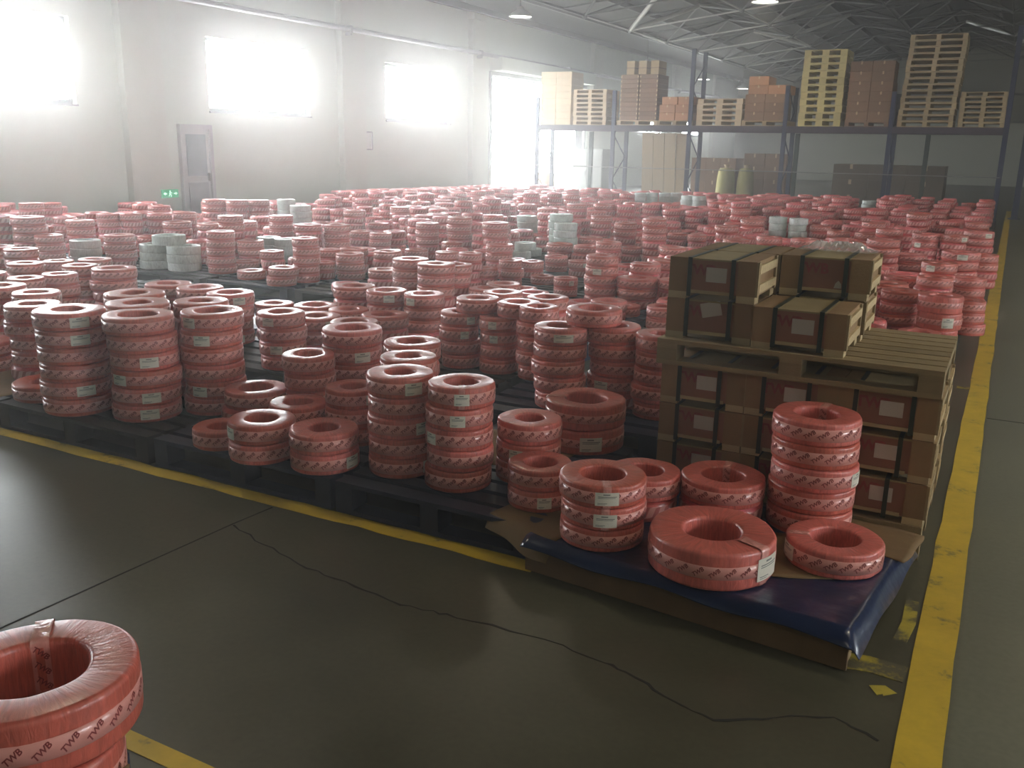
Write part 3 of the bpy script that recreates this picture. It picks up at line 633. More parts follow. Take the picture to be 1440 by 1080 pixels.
def wall_with_windows(name, x0, x1, WY, opening=None):
    m = MB(); segs = []
    m.box(x0, x1, Y0 - .3, Y1 + .3, WZ[1], EAVE) if not opening else None
    if opening:
        m.box(x0, x1, Y0 - .3, opening[0], WZ[1], EAVE).box(x0, x1, opening[0], opening[1], opening[2], EAVE).box(x0, x1, opening[1], Y1 + .3, WZ[1], EAVE)
        m.box(x0, x1, Y0 - .3, opening[0], 0, WZ[0]).box(x0, x1, opening[1], Y1 + .3, 0, WZ[0])
    else:
        m.box(x0, x1, Y0 - .3, Y1 + .3, 0, WZ[0])
    prev = Y0 - .3
    cuts = list(WY) + ([(opening[0], opening[1])] if opening else [])
    for a, b_ in sorted(cuts):
        m.box(x0, x1, prev, a, WZ[0], WZ[1]); prev = b_
    m.box(x0, x1, prev, Y1 + .3, WZ[0], WZ[1])
    return struct(m.build(name, M_WALL))
wall_left = wall_with_windows('wall_left', XL - .3, XL, WY, OPEN)
WYR = WY[:2]
wall_right = wall_with_windows('wall_right', XR, XR + .3, WYR)
struct(MB().box(XL - .3, XR + .3, Y0 - .3, Y0, 0, RIDGE).build('wall_front', M_WALL))
# back wall: horizontally ribbed light panel below, darker sheet above
m = MB()
z = 0.0
while z < 2.95:
    m.box(XL, XR, Y1, Y1 + .1, z, z + .11).box(XL, XR, Y1 + .025, Y1 + .1, z + .11, z + .15); z += .15
wb = struct(m.build('wall_back', M_BACK))
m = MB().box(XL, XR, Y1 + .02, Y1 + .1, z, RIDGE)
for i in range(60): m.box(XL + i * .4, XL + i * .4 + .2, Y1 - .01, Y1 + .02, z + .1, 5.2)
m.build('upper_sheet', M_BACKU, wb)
for zz in (3.0, 4.3): MB().box(XL, XR, Y1 - .12, Y1 - .02, zz, zz + .1).build('girt', M_TUBED, wb)
# roof: two slopes with purlins
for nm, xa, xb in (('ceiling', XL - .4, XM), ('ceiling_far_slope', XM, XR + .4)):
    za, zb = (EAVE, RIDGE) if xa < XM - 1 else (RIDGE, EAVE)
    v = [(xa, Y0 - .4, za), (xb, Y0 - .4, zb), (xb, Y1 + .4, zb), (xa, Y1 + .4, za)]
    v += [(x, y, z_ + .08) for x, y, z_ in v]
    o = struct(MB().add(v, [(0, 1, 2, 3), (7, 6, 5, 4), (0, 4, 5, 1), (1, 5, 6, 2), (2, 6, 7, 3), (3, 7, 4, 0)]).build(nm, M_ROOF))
    for i in range(8):
        t = (i + .5) / 8; x = xa + (xb - xa) * t; zz = za + (zb - za) * t
        MB().box(x - .04, x + .04, Y0, Y1, zz - .16, zz - .01).build('purlin', M_TUBED, o)
# pilasters, wall pipe
for q_, yc in enumerate((-.4, 5.9, 11.85, 17.85, 23.6, 32.2, 41.2, 47.5)):
    w_ = .85 if yc != 23.6 else .7
    struct(MB().box(XL, XL + .16, yc - w_ / 2, yc + w_ / 2, 0, 4.95).box(XL, XL + .22, yc - w_ / 2 - .04, yc + w_ / 2 + .04, 4.95, EAVE - .01).build('trim_%d' % (q_ + 3), M_PILA, None))
m = MB().bar((XL + .26, Y0, 4.06), (XL + .26, Y1, 4.06), .055, 10)
pipe = tag(m.build('wall_pipe', M_PIPE), 'long grey pipe running along the left wall above the windows', 'pipe')
for y in np.arange(-6, 52, 5.9): MB().box(XL, XL + .3, y - .03, y + .03, 3.93, 4.0).box(XL + .2, XL + .32, y - .04, y + .04, 3.98, 4.14).build('pipe_bracket', M_PIPE, pipe)

def window(n, side, a, b_):
    """two-light steel window: reveal frame, mullion, daylit panes"""
    s = -1 if side == 'l' else 1
    xi = XL if side == 'l' else XR
    xo = xi + s * .16
    m = MB(); t = .07
    def bx(y0, y1, z0, z1, d0=.10, d1=.22): m.box(min(xi + s * d0, xi + s * d1), max(xi + s * d0, xi + s * d1), y0, y1, z0, z1)
    bx(a, b_, WZ[0], WZ[0] + t); bx(a, b_, WZ[1] - t, WZ[1]); bx(a, a + t, WZ[0], WZ[1]); bx(b_ - t, b_, WZ[0], WZ[1])
    root = struct(m.build('window_%d' % n, M_FRAMEW))
    mid = (a + b_) / 2
    m = MB(); bx(mid - .025, mid + .025, WZ[0] + t, WZ[1] - t, .12, .2); m.build('mullion', M_FRAMEW, root)
    m = MB(); bx(a - .02, b_ + .02, WZ[0] - .03, WZ[0], -.03, .1); m.build('window_sill', M_FRAMEW, root)
    for p, q in ((a + t, mid - .025), (mid + .025, b_ - t)):
        MB().box(min(xo, xo + s * .01), max(xo, xo + s * .01), p, q, WZ[0] + t, WZ[1] - t).build('pane', M_PANE, root)
k = 1
for a, b_ in WY: window(k, 'l', a, b_); k += 1
for a, b_ in WYR: window(k, 'r', a, b_); k += 1
# loading opening: steel jambs and rolled-up shutter box
m = MB().box(XL - .3, XL + .06, OPEN[0] - .12, OPEN[0], 0, OPEN[2] + .12).box(XL - .3, XL + .06, OPEN[1], OPEN[1] + .12, 0, OPEN[2] + .12).box(XL - .3, XL + .06, OPEN[0], OPEN[1], OPEN[2], OPEN[2] + .12)
d2 = struct(m.build('door_2', M_STEEL))
MB().box(XL + .02, XL + .42, OPEN[0] - .1, OPEN[1] + .1, OPEN[2] + .13, OPEN[2] + .5).build('shutter_box', M_WALL, d2)
# office door: frame, leaf with two panels, threshold
m = MB().box(XL, XL + .09, 12.64, 12.72, 0, 1.86).box(XL, XL + .09, 13.36, 13.44, 0, 1.86).box(XL, XL + .09, 12.72, 13.36, 1.78, 1.86)
d1 = struct(m.build('door_1', M_DOORF))
leaf = MB().box(XL, XL + .04, 12.72, 13.36, .01, 1.78).build('door_leaf', M_DOORF, d1)
MB().box(XL + .03, XL + .05, 12.80, 13.29, .90, 1.68).build('door_glass', mat('door_glass', (.20, .23, .28), .2, var=.3, scale=3), leaf)
MB().box(XL + .03, XL + .055, 12.80, 13.29, .12, .78).build('door_panel', M_DOOR, leaf)
MB().box(XL + .04, XL + .10, 13.30, 13.33, .80, .95).build('door_handle', M_STEEL, leaf)
# exit sign: green plate, running figure between two arrows
ex = thing('exit_sign', 'small green lit exit sign low on the wall left of the door', 'exit sign', (XL + .17, 12.44, .60), 0)
ex.location.y = 12.20
MB().box(0, .03, -.19, .19, -.075, .075).build('sign_plate', M_SIGN, ex)
m = MB()
m.add([(.032, -.165, 0), (.032, -.12, -.03), (.032, -.12, .03)], [(0, 1, 2)]).box(.031, .033, -.12, -.08, -.01, .01)
m.add([(.032, .165, 0), (.032, .12, .03), (.032, .12, -.03)], [(0, 1, 2)]).box(.031, .033, .08, .12, -.01, .01)
m.build('arrow', M_SIGNW, ex)
m = MB().bar((.031, -.005, .042), (.034, -.005, .042), .013, 10)
for p, q in (((0, .025), (-.012, -.01)), ((-.012, -.01), (.02, -.03)), ((.02, -.03), (.012, -.06)), ((-.012, -.01), (-.035, -.045)), ((0, .02), (.035, .008)), ((0, .02), (-.03, .005))):
    m.bar((.033, p[0], p[1]), (.033, q[0], q[1]), .006, 6)
m.build('running_figure', M_SIGNW, ex)
# small notice frame
nf = thing('notice_frame', 'small dark framed notice hanging between the two right windows', 'frame', (XL, 18.52, 1.62))
MB().box(0, .02, -.13, .13, -.19, .19).build('paper', mat('notice_paper', (.6, .6, .56), .7, var=.05), nf)
MB().box(0, .035, -.16, -.13, -.22, .22).box(0, .035, .13, .16, -.22, .22).box(0, .035, -.13, .13, .19, .22).box(0, .035, -.13, .13, -.22, -.19).build('frame', M_PIPE, nf)

# ------------------------------------------------------------------ roof space frame
def roof_z(x): return EAVE + (RIDGE - EAVE) * (1 - abs(x - XM) / 12)
gx = [-13.2, -10.3, -7.1, -3.9, -.7, 2.5, 5.7]; gy = [16.5 + 3.2 * i for i in range(11)]
bot = {(i, j): Vector((x, y, roof_z(x) - .78)) for i, x in enumerate(gx) for j, y in enumerate(gy) if i > 0}
top = {(i, j): Vector((x + 1.5, y + 1.6, roof_z(x + 1.5) - .17)) for i, x in enumerate(gx) for j, y in enumerate(gy)}
tubes = []
for (i, j), p in bot.items():
    for k2 in ((i + 1, j), (i, j + 1)):
        if k2 in bot: tubes.append((p, bot[k2], .022))
    for k2 in ((i, j), (i - 1, j), (i, j - 1), (i - 1, j - 1)):
        if k2 in top: tubes.append((p, top[k2], .062 if random.random() < .1 else .03))
for (i, j), p in top.items():
    if (i + 1, j) in top: tubes.append((p, top[(i + 1, j)], .03))
frame = struct(link('trim_1', None))
tube_me = MB().bar((0, 0, 0), (0, 0, 1), 1, 8, cap=False).mesh('tube', M_TUBE, True)
tube_md = MB().bar((0, 0, 0), (0, 0, 1), 1, 8, cap=False).mesh('tube', M_TUBED, True)
tubes.sort(key=lambda t: (t[0] + t[1]).length if (t[0] + t[1]).y > 40 else 999)
rest = MB()
for n, (a, b_, r) in enumerate(tubes):
    if n < 290:
        o = link('tube', tube_me if r > .06 or (r < .025 and random.random() < .4) else tube_md, frame)
        d = b_ - a
        o.location = a; o.rotation_mode = 'QUATERNION'; o.rotation_quaternion = d.to_track_quat('Z', 'Y'); o.scale = (r, r, d.length)
    else: rest.bar(a, b_, r, 6, cap=False)
rest.build('far_tubes', M_TUBED, frame)['kind'] = 'stuff'
node_me = MB().lathe([(0, -.075), (.055, -.055), (.08, 0), (.055, .055), (0, .075)], 10).mesh('node_ball', M_TUBED, True)
for p in bot.values(): link('node_ball', node_me, frame, p)

# ------------------------------------------------------------------ pendant lamps
def lamp(x, y, z, label):
    r = thing('pendant_lamp', label, 'lamp', (x, y, z), 0, 'pendant lamps under the roof')
    MB().lathe([(.30, 0), (.29, .03), (.2, .12), (.1, .17), (.07, .25), (.0, .25)], 20).build('lamp_shade', M_SHADE, r, True)
    MB().lathe([(.0, .015), (.28, .02), (.28, .03), (0, .035)], 20).build('lamp_bulb', M_LAMP, r, True)
    MB().bar((0, 0, .24), (0, 0, roof_z(x) - z + .02), .012, 6).build('lamp_rod', M_TUBED, r)
    l = bpy.data.lights.new('lamp_light', 'SPOT'); l.energy = LAMP_W; l.color = (1, .85, .56); l.spot_size = math.radians(150); l.spot_blend = .6; l.shadow_soft_size = .25
    o = link('lamp_light', l, r); o.location = (0, 0, -.03)
lamp(-11.7, 22.0, 4.75, 'bright pendant lamp hanging above the loading door, nearest the left wall')
lamp(-5.43, 21.8, 4.75, 'pendant lamp cut by the top edge of the picture')
for i, (y, w_) in enumerate(((31.8, 'nearest'), (38.4, 'middle'), (44.7, 'farthest'))):
    lamp(-11.85, y, 4.3, '%s of three small far lamps seen behind the rack, along left wall' % w_)
for x, ys in ((-11.7, (10.0, 16.0)), (-5.43, (3.8, 9.8, 15.8)), (1.5, (-2.0, 3.8, 9.8, 15.8, 21.8)), (7, (0, 9.8, 21.8, 34.0))):
    for i, y in enumerate(ys): lamp(x, y, 4.75, '%s pendant lamp %s, high above out of view' % (('nearest', 'second', 'third', 'fourth', 'farthest')[i], {-11.7: 'along the left wall', -5.43: 'over the coil rows', 1.5: 'over the aisle', 7: 'along the right wall'}[x]))

# ------------------------------------------------------------------ floor markings, cracks, joints
def strip(name, pts, w, mat_, z=.002, parent=None, jitter=0):
    """thin painted band along a polyline"""
    v = []; f = []
    for i, p in enumerate(pts):
        p = Vector((p[0], p[1], 0)); a = Vector((*pts[max(i - 1, 0)], 0)); c = Vector((*pts[min(i + 1, len(pts) - 1)], 0))
        d = (c - a).normalized(); nrm = Vector((-d.y, d.x, 0)); ww = w / 2 * (1 + random.uniform(-jitter, jitter))
        v += [p + nrm * ww + Vector((0, 0, z)), p - nrm * ww + Vector((0, 0, z)), p + nrm * ww, p - nrm * ww]
    for i in range(len(pts) - 1):
        a, c = 4 * i, 4 * i + 4
        f += [(a, a + 1, c + 1, c), (a, c, c + 2, a + 2), (a + 1, a + 3, c + 3, c + 1)]
    return MB().add(v, f).build(name, mat_, parent)
tag(strip('floor_line', [(-.02 + random.uniform(-.004, .004), y) for y in np.arange(-2, 30, .25)], .122, M_YEL, jitter=.03), 'long yellow line along the aisle on the right', 'floor line')
tag(strip('floor_line', [(x, 2.92 + random.uniform(-.005, .005)) for x in np.arange(-9, -1.42, .12)], .085, M_YEL, jitter=.12), 'yellow line along the front of the dark pallets', 'floor line')
tag(strip('floor_line', [(x, 1.42) for x in np.arange(-4.5, -1.2, .3)], .06, M_YEL), 'short yellow line behind the foreground coil at bottom left', 'floor line')
tag(strip('floor_line', [(-.30, 2.83), (-.2, 2.85), (-.09, 2.84)], .10, M_YELW), 'worn yellow patch between blue sheet corner and long line', 'floor line')
tag(strip('floor_line', [(-.13, 3.05), (-.115, 3.2), (-.12, 3.38)], .045, M_YELW), 'short worn yellow dash beside the blue sheet', 'floor line')
tag(strip('floor_line', [(-.17, 2.70), (-.14, 2.72), (-.12, 2.70)], .05, M_YELW), 'tiny yellow paint spot below the blue sheet corner', 'floor line')
tag(strip('floor_line', [(-.16, 6.95), (-.08, 6.95)], .06, M_YELW), 'faint yellow tick joining the long line behind the crates', 'floor line')
strip('expansion_joint', [(-2.80, .3), (-2.79, 1.6), (-2.757, 2.63), (-2.74, 2.86)], .008, M_CRACK, .001, floor)
strip('expansion_joint', [(.05, 6.19), (3, 6.2), (9.9, 6.2)], .012, M_CRACK, .001, floor)
cp = [(-2.75, 2.63), (-2.55, 2.56), (-2.38, 2.52), (-2.2, 2.47), (-2.05, 2.46), (-1.9, 2.44), (-1.73, 2.413), (-1.6, 2.43), (-1.51, 2.437), (-1.3, 2.455), (-1.11, 2.459), (-.95, 2.43), (-.86, 2.41), (-.75, 2.37), (-.66, 2.33), (-.56, 2.315), (-.46, 2.36), (-.36, 2.44), (-.25, 2.49), (-.16, 2.47), (-.09, 2.42)]
fine = []
for a, c in zip(cp[:-1], cp[1:]):
    for t in (0, .33, .66): fine.append((a[0] + (c[0] - a[0]) * t + random.uniform(-.008, .008), a[1] + (c[1] - a[1]) * t + random.uniform(-.008, .008)))
strip('crack', fine, .0075, M_CRACK, .001, floor, .6)

# ------------------------------------------------------------------ cable coils
R0, H0, RI = .16, .093, .083
def coil_profile(R, ri, h, c=.0105, seg=5):
    """rounded-rectangle section, closed loop of (r, z)"""
    pts = []
    for cxr, czz, a0 in ((R - c, h - c, 0), (ri + c, h - c, 90), (ri + c, c, 180), (R - c, c, 270)):
        for i in range(seg):
            an = math.radians(a0 + 90 * i / (seg - 1)); pts.append((cxr + c * math.cos(an), czz + c * math.sin(an)))
    return pts
def coil_mesh(name, material, seed, n=56, ri=RI):
    g = random.Random(seed); m = MB().lathe(coil_profile(R0, ri, H0), n, closed=True)
    ph = [g.uniform(0, 6.28) for _ in range(4)]
    out = []
    for x, y, z in m.v:
        an = math.atan2(y, x); k_ = 1 + .010 * math.sin(2 * an + ph[0]) + .006 * math.sin(5 * an + ph[1])
        if z < .02 or z > H0 - .02: k_ += .006 * math.sin(11 * an + ph[2])
        dz = .0022 * math.sin(3 * an + ph[3]) * (1 if z > H0 * .7 else 0)
        out.append((x * min(k_, 1.0), y * min(k_, 1.0), z + min(dz, 0)))
    m.v = out
    return m.mesh(name, material, True)
BODY = [coil_mesh('wire_body', M_PINK, s, ri=r_) for s, r_ in ((1, .083), (2, .078), (3, .09), (4, .072))]
WBODY = [coil_mesh('wire_body', M_WHITE, s, 40) for s in (5, 6)]
TAPE = MB().lathe([(R0 - .001, .021), (R0 + .0012, .0215), (R0 + .0012, .0695), (R0 - .001, .070)], 56).mesh('printed_tape', M_TAPE, True)
tv, tf = text_geometry('TWB', .0215, .15, .0006)
m = MB()
ca, sa = math.cos(math.radians(38)), math.sin(math.radians(38))
for i in range(21):
    th0 = 2 * math.pi * i / 21
    pts = []
    for x, y, z in tv:
        u, w = x * ca - y * sa, x * sa + y * ca
        th = th0 + u / R0; pts.append(((R0 + .0017) * math.cos(th), (R0 + .0017) * math.sin(th), .0465 + w))
    m.add(pts, tf)
INK = m.mesh('tape_lettering', M_INK)
# strip of printed tape wound once over the section
pf = coil_profile(R0, RI, H0); m = MB(); v = []
for an in (-.11, -.035, .035, .11):
    for r_, z in pf:
        cx_, cz_ = (R0 + RI) / 2, H0 / 2
        rr, zz = r_ + (r_ - cx_) * .035, z + (z - cz_) * .03
        if zz < .001: zz = .001
        v.append((rr * math.cos(an * RI / max(rr, .05) * 1.6), rr * math.sin(an * RI / max(rr, .05) * 1.6), zz))
k = len(pf); f = [(i * k + a, i * k + (a + 1) % k, (i + 1) * k + (a + 1) % k, (i + 1) * k + a) for i in range(3) for a in range(k)]
WRAP = m.add(v, f).mesh('sealing_tape', M_CLEAR, True)
m = MB()
for i in range(3):
    m.add([((RI - .0021) * math.cos(-(x * ca + y * sa) * .62 / RI), (RI - .0021) * math.sin(-(x * ca + y * sa) * .62 / RI), H0 * (.24 + .27 * i) + (y * ca - x * sa) * .62) for x, y, z in tv], tf)
WRAP_INK = m.mesh('tape_lettering', M_INK)
TAPE_N = MB().lathe([(R0 - .001, .030), (R0 + .0012, .0305), (R0 + .0012, .0605), (R0 - .001, .061)], 56).mesh('printed_tape', M_TAPE, True)
m = MB()
for i in range(26):
    th0 = 2 * math.pi * i / 26
    m.add([((R0 + .0017) * math.cos(th0 + (x * ca - y * sa) * .66 / R0), (R0 + .0017) * math.sin(th0 + (x * ca - y * sa) * .66 / R0), .0455 + (x * sa + y * ca) * .66) for x, y, z in tv], tf)
INK_N = m.mesh('tape_lettering', M_INK)
def label_mesh(name, wid, z0, z1):
    n = 8; v = []; f = []
    for j, z in enumerate((z0, z1)):
        for i in range(n + 1):
            th = (i / n - .5) * wid / R0; v.append(((R0 + .0028) * math.cos(th), (R0 + .0028) * math.sin(th), z))
    for i in range(n): f.append((i, i + 1, n + 2 + i, n + 1 + i))
    mb = MB().add(v, f)
    for fz0, fz1, a0, a1 in ((.80, .89, .33, .62), (.66, .71, .12, .90), (.57, .61, .12, .84), (.16, .20, .10, .50), (.08, .11, .10, .42)):   # rows of small print
        lv = []
        for z in (z0 + (z1 - z0) * fz0, z0 + (z1 - z0) * fz1):
            for i in range(5):
                th = (a0 + (a1 - a0) * i / 4 - .5) * wid / R0; lv.append(((R0 + .0033) * math.cos(th), (R0 + .0033) * math.sin(th), z))
        mb.add(lv, [(i, i + 1, i + 6, i + 5) for i in range(4)], 1)
    me = mb.mesh(name, [M_LABEL, M_PRINT], True)
    uv = me.uv_layers.new(name='UVMap')
    for lp in me.loops:
        i = min(lp.vertex_index, 2 * n + 1); uv.data[lp.index].uv = ((i % (n + 1)) / n, i // (n + 1))
    return me
LABEL = [label_mesh('paper_label', .085, .017, .072), label_mesh('paper_label', .07, .02, .07), label_mesh('paper_label', .115, .022, .066)]

def place_coil(x, y, z, R, hc, label, white=False, face=None, wrap=None, lab=0, var=None, group=None):
    """one coil with its printed tape, lettering and, where the photo shows it, a paper label"""
    s = R / R0
    r = thing('white_cable_coil' if white else 'cable_coil', label, 'cable coil', (x, y, z), random.uniform(0, 6.28), group)
    r.scale = (s, s, hc / H0)
    if white:
        link('wire_body', random.choice(WBODY), r); return r
    link('wire_body', BODY[random.randrange(4) if var is None else var], r)
    big = hc > .11
    t = link('printed_tape', TAPE_N if big else TAPE, r, rotz=random.uniform(0, 6.28))
    link('tape_lettering', INK_N if big else INK, t)
    if face is not None:
        o = link('paper_label', LABEL[lab], r, rotz=face - r.rotation_euler.z); o['label'] = 'white printed paper label'
    if wrap is not None:
        o = link('sealing_tape', WRAP, r, rotz=wrap - r.rotation_euler.z)
        if var != 3: link('tape_lettering', WRAP_INK, o)
    return r

TIER = ['top', 'second-from-top', 'third-from-top', 'fourth-from-top', 'fifth-from-top', 'sixth-from-top']
ORD = ['leftmost', 'second', 'third', 'fourth', 'fifth', 'sixth', 'seventh', 'eighth', 'ninth', 'tenth', 'eleventh', 'twelfth', 'thirteenth', 'fourteenth', 'fifteenth', 'sixteenth', 'seventeenth', 'eighteenth', 'nineteenth', 'twentieth', 'twenty-first', 'twenty-second', 'twenty-third', 'twenty-fourth', 'twenty-fifth']
NEAR = {
 'A': 'stack behind leftmost front stacks, glossy white-shining top',
 'B': 'leftmost tall front stack, half hidden by its neighbour',
 'C': 'leftmost full six-coil stack in front row',
 'E': 'nearest six-coil stack on left of front row',
 'F': 'six-coil stack right of the nearest six-coil stack',
 'G': 'stack hidden directly behind the left six-coil stacks',
 'H': 'rearmost stack behind the left six-coil stacks',
 'I': 'stack hidden behind the right six-coil stack',
 'D1': 'lying alone at foot of leftmost six-coil stack',
 'D2': 'low orange-red pile at the left picture edge',
 'D3': 'stack cut by left picture edge in front row',
 'a': 'lying alone left of the two front two-coil piles',
 'b': 'left of the two two-coil piles above yellow line',
 'c': 'right of the two two-coil piles above yellow line',
 'd': 'low pile behind the left two-coil pile',
 'e': 'low pile between and behind the two-coil piles',
 'f': 'medium stack behind the low piles, front row centre',
 'g': 'tall stack behind medium stack, front row centre',
 'h': 'three-coil pile left of the two five-coil stacks',
 'i': 'left one of two five-coil stacks, front row centre',
 'j': 'stack directly behind left five-coil stack',
 'k': 'rearmost of three in line behind left five-coil stack',
 'ii': 'right one of two five-coil stacks, front row centre',
 'gg': 'three-coil stack right of the five-coil stacks',
 'ff': 'wide large-coil pile in front of tall cluster',
 'hh': 'two-coil pile above the brown cardboard flap',
 'jj': 'three-coil stack at left end of blue sheet',
 'kk': 'pile behind the three-coil stack on blue sheet',
 'll': 'pile between large flat coil and the crates',
 'mm': 'tall five-coil stack against the crates',
 'nn': 'lying alone at right end of blue sheet',
 'oo': 'extra-large flat coil at front of blue sheet',
 'p6b': 'lying alone on dark pallet edge, third row left',
}
WH = {'w1': 'left white pile of three near the door', 'w2': 'right white pile of three near the door', 'w10': 'lone pale green pile at far left in haze',
 'w12': 'left pale stack right of the door', 'w13': 'right pale stack right of the door', 'w20': 'right pale green pile in middle of the hall', 'w21': 'left pale green pile in middle of the hall',
 'w22': 'pale stack behind pale green piles, hall centre', 'w23': 'right grey-white stack right of the pale green piles', 'w24': 'rear grey-white stack right of the pale green piles',
 'w30': 'left of two white stacks above the crates', 'w31': 'right of two white stacks above the crates', 'w46': 'far white stack near rack, right side',
 'w50': 'pale green stack against the wall, rear', 'w51': 'pale green stack against the wall, front'}
for i, kx in enumerate(('w40', 'w41', 'w42', 'w43', 'w44', 'w45')): WH[kx] = '%s pale stack from left in far row below rack' % ORD[i]
DESC = dict(NEAR); DESC.update(WH)
for ph, ids in ZONES:
    for i, d in enumerate(ids.split()): DESC[d] = ORD[i] + ' ' + ph
far = []      # (x, y, z, R, h) of the coils too many to single out
def cam_angle(x, y): return math.atan2(-y, -x)
LABELS = {  # tiers (from the bottom) whose paper label faces the camera: angle offset from the camera direction
 'C': {5: .25, 4: .2, 1: .25}, 'E': {3: .1, 2: -.9, 1: .1, 0: .05}, 'F': {5: -.85, 4: -.35, 1: -.6}, 'L': {3: .35, 0: .3}, 'l': {3: -.6, 1: -.3},
 'b': {1: -1.2}, 'c': {0: .9}, 'g': {3: .35}, 'h': {2: .7}, 'i': {4: .4, 2: .75, 0: 1.0, 3: 1.1, 1: 1.1}, 'ii': {4: 0, 3: -.05, 2: -.95}, 'gg': {2: None, 1: -.4},
 'ff': {0: 0.2}, 'hh': {0: .15}, 'jj': {2: .12, 1: .05}, 'mm': {2: 1.25}, 'nn': {0: -1.15}, 'oo': {0: 1.05}, 'cc': {4: .1}, 'u': {3: -.75}, 't': {3: .1},
 'x1': {3: .5, 2: .3}, 'y1': {3: -.3, 2: -.3}, 'n': {2: .6, 0: .2}, 's3': {2: .4}, 's6': {1: .4, 0: 0}, 's2': {4: -.5}, 's8': {4: .1}, 's10': {3: -.6}, 's12': {4: .7}, 's11': {4: .8}, 'r16': {3: -.3}, 'r18': {1: .5}, 'r15': {1: .6}, 'dd': {1: -.5}}
WRAPS = {('jj', 2): .12, ('jj', 1): .05, ('ll', 1): 3.0, ('mm', 4): 2.9, ('hh', 1): -1.3, ('nn', 0): -1.4, ('oo', 0): .95, ('ii', 4): 0.0, ('ff', 1): -1.6}
Z0 = .145
def n_words(n): return ['', 'one', 'two', 'three', 'four', 'five', 'six'][n]
for sid, x, y, R, n, hc, tiers in STACKS:
    white = sid[0] == 'w'
    dx = dy = 0
    for t in range(n):
        jx, jy = (random.gauss(0, .006), random.gauss(0, .006)) if n > 1 else (0, 0)
        Rt = R * (1 if n == 1 else random.uniform(.965, 1.0))
        if white or str(t) in tiers:
            d = DESC.get(sid, 'stack in the middle distance')
            if n == 1 and 'alone' in d: lb = 'single pink cable coil ' + d
            elif n == 1: lb = 'single pink cable coil, ' + d if sid != 'oo' else 'pink wrapped ' + d
            else: lb = '%s %s coil, %s' % (TIER[n - 1 - t] if t else 'bottom', 'pale' if white else 'pink', d)
            if white and n == 1: lb = 'single pale coil, ' + d
            off = LABELS.get(sid, {}).get(t)
            ca_ = cam_angle(x, y)
            wr = WRAPS.get((sid, t))
            place_coil(x + jx, y + jy, Z0 + t * hc, Rt, hc, lb, white, None if off is None else ca_ + off, None if wr is None else ca_ + wr,
                       2 if sid in ('cc',) else (0 if R > .15 else 1), 3 if sid == 'oo' else 0 if wr is not None else None,
                       'white cable coils' if white else 'pink cable coils')
        else: far.append((x + jx, y + jy, Z0 + t * hc, Rt, hc))
SD = {s[0]: s for s in STACKS}
z5, z6 = Z0 + 4 * H0, Z0 + 5 * H0
place_coil(-3.04, 5.19, z5, .145, H0, 'pink coil laid across two four-coil stacks, second row centre, left one', group='pink cable coils', var=0)
place_coil(-2.73, 5.19, z5, .143, H0, 'pink coil laid across stacks, second row centre, right one with label', face=cam_angle(-2.7, 5.2) + .75, lab=1, group='pink cable coils', var=0)
place_coil(-2.02, 4.77, z6, .160, H0, 'pink coil bridging the tops of the two tall stacks left of crates', group='pink cable coils', var=2)
a, c = SD['w1'], SD['w2']
place_coil((a[1] + c[1]) / 2, (a[2] + c[2]) / 2, Z0 + max(a[4], c[4]) * a[5], .185, .11, 'white coil on top of the two white piles near the door', True, group='white cable coils')
a, c = SD['w20'], SD['w21']
place_coil((a[1] + c[1]) / 2, (a[2] + c[2]) / 2, Z0 + max(a[4], c[4]) * a[5], .145, .1, 'pale green coil on top of two pale piles, hall centre', True, group='white cable coils')
# foreground coil on a smaller one
place_coil(-1.83, 1.115, .274, .228, .150, 'very large pink coil in the bottom left corner, closest to camera', wrap=cam_angle(-1.8, 1.1) + 2.95, var=0, group='pink cable coils')
place_coil(-1.79, 1.07, .125, .19, .146, 'pink coil under the very large foreground coil, bottom left corner', var=0, group='pink cable coils')

# all the coils farther back, in one object
for tok in FILL.split():
    x, y, r_, n = (int(q) for q in tok.split(','))
    for t in range(n): far.append((x / 100 + random.gauss(0, .005), y / 100 + random.gauss(0, .005), Z0 + t * H0, r_ / 1000 * random.uniform(.96, 1), H0))
SEG = 16
pf = [(R0, .022), (R0 + .001, .027), (R0 + .001, .066), (R0, .071), (R0 - .014, H0), (RI + .012, H0), (RI, H0 - .02), (RI, .01), (R0 - .012, 0)]
pm = [1, 1, 1, 0, 0, 0, 0, 0, 0]
pv = np.array([(r_ * math.cos(2 * math.pi * i / SEG), r_ * math.sin(2 * math.pi * i / SEG), z) for i in range(SEG) for r_, z in pf])
K = len(pf); pfaces = np.array([(i * K + a, ((i + 1) % SEG) * K + a, ((i + 1) % SEG) * K + (a + 1) % K, i * K + (a + 1) % K) for i in range(SEG) for a in range(K)])
NV, NF, NC = len(pv), len(pfaces), len(far)
av = np.empty((NC, NV, 3)); tint = np.empty((NC, NV))
for i, (x, y, z, r_, h) in enumerate(far):
    an = rng.uniform(0, 6.28); c_, s_ = math.cos(an) * r_ / R0, math.sin(an) * r_ / R0
    av[i, :, 0] = x + pv[:, 0] * c_ - pv[:, 1] * s_; av[i, :, 1] = y + pv[:, 0] * s_ + pv[:, 1] * c_; av[i, :, 2] = z + pv[:, 2] * h / H0
    tint[i] = rng.uniform()
me = bpy.data.meshes.new('far_cable_coils')
fl = (pfaces[None] + (np.arange(NC) * NV)[:, None, None]).reshape(-1)
me.vertices.add(NC * NV); me.vertices.foreach_set('co', av.reshape(-1))
me.loops.add(len(fl)); me.loops.foreach_set('vertex_index', fl.astype(np.int32))
me.polygons.add(NC * NF); me.polygons.foreach_set('loop_start', np.arange(0, NC * NF * 4, 4, dtype=np.int32))
me.polygons.foreach_set('loop_total', np.full(NC * NF, 4, dtype=np.int32))
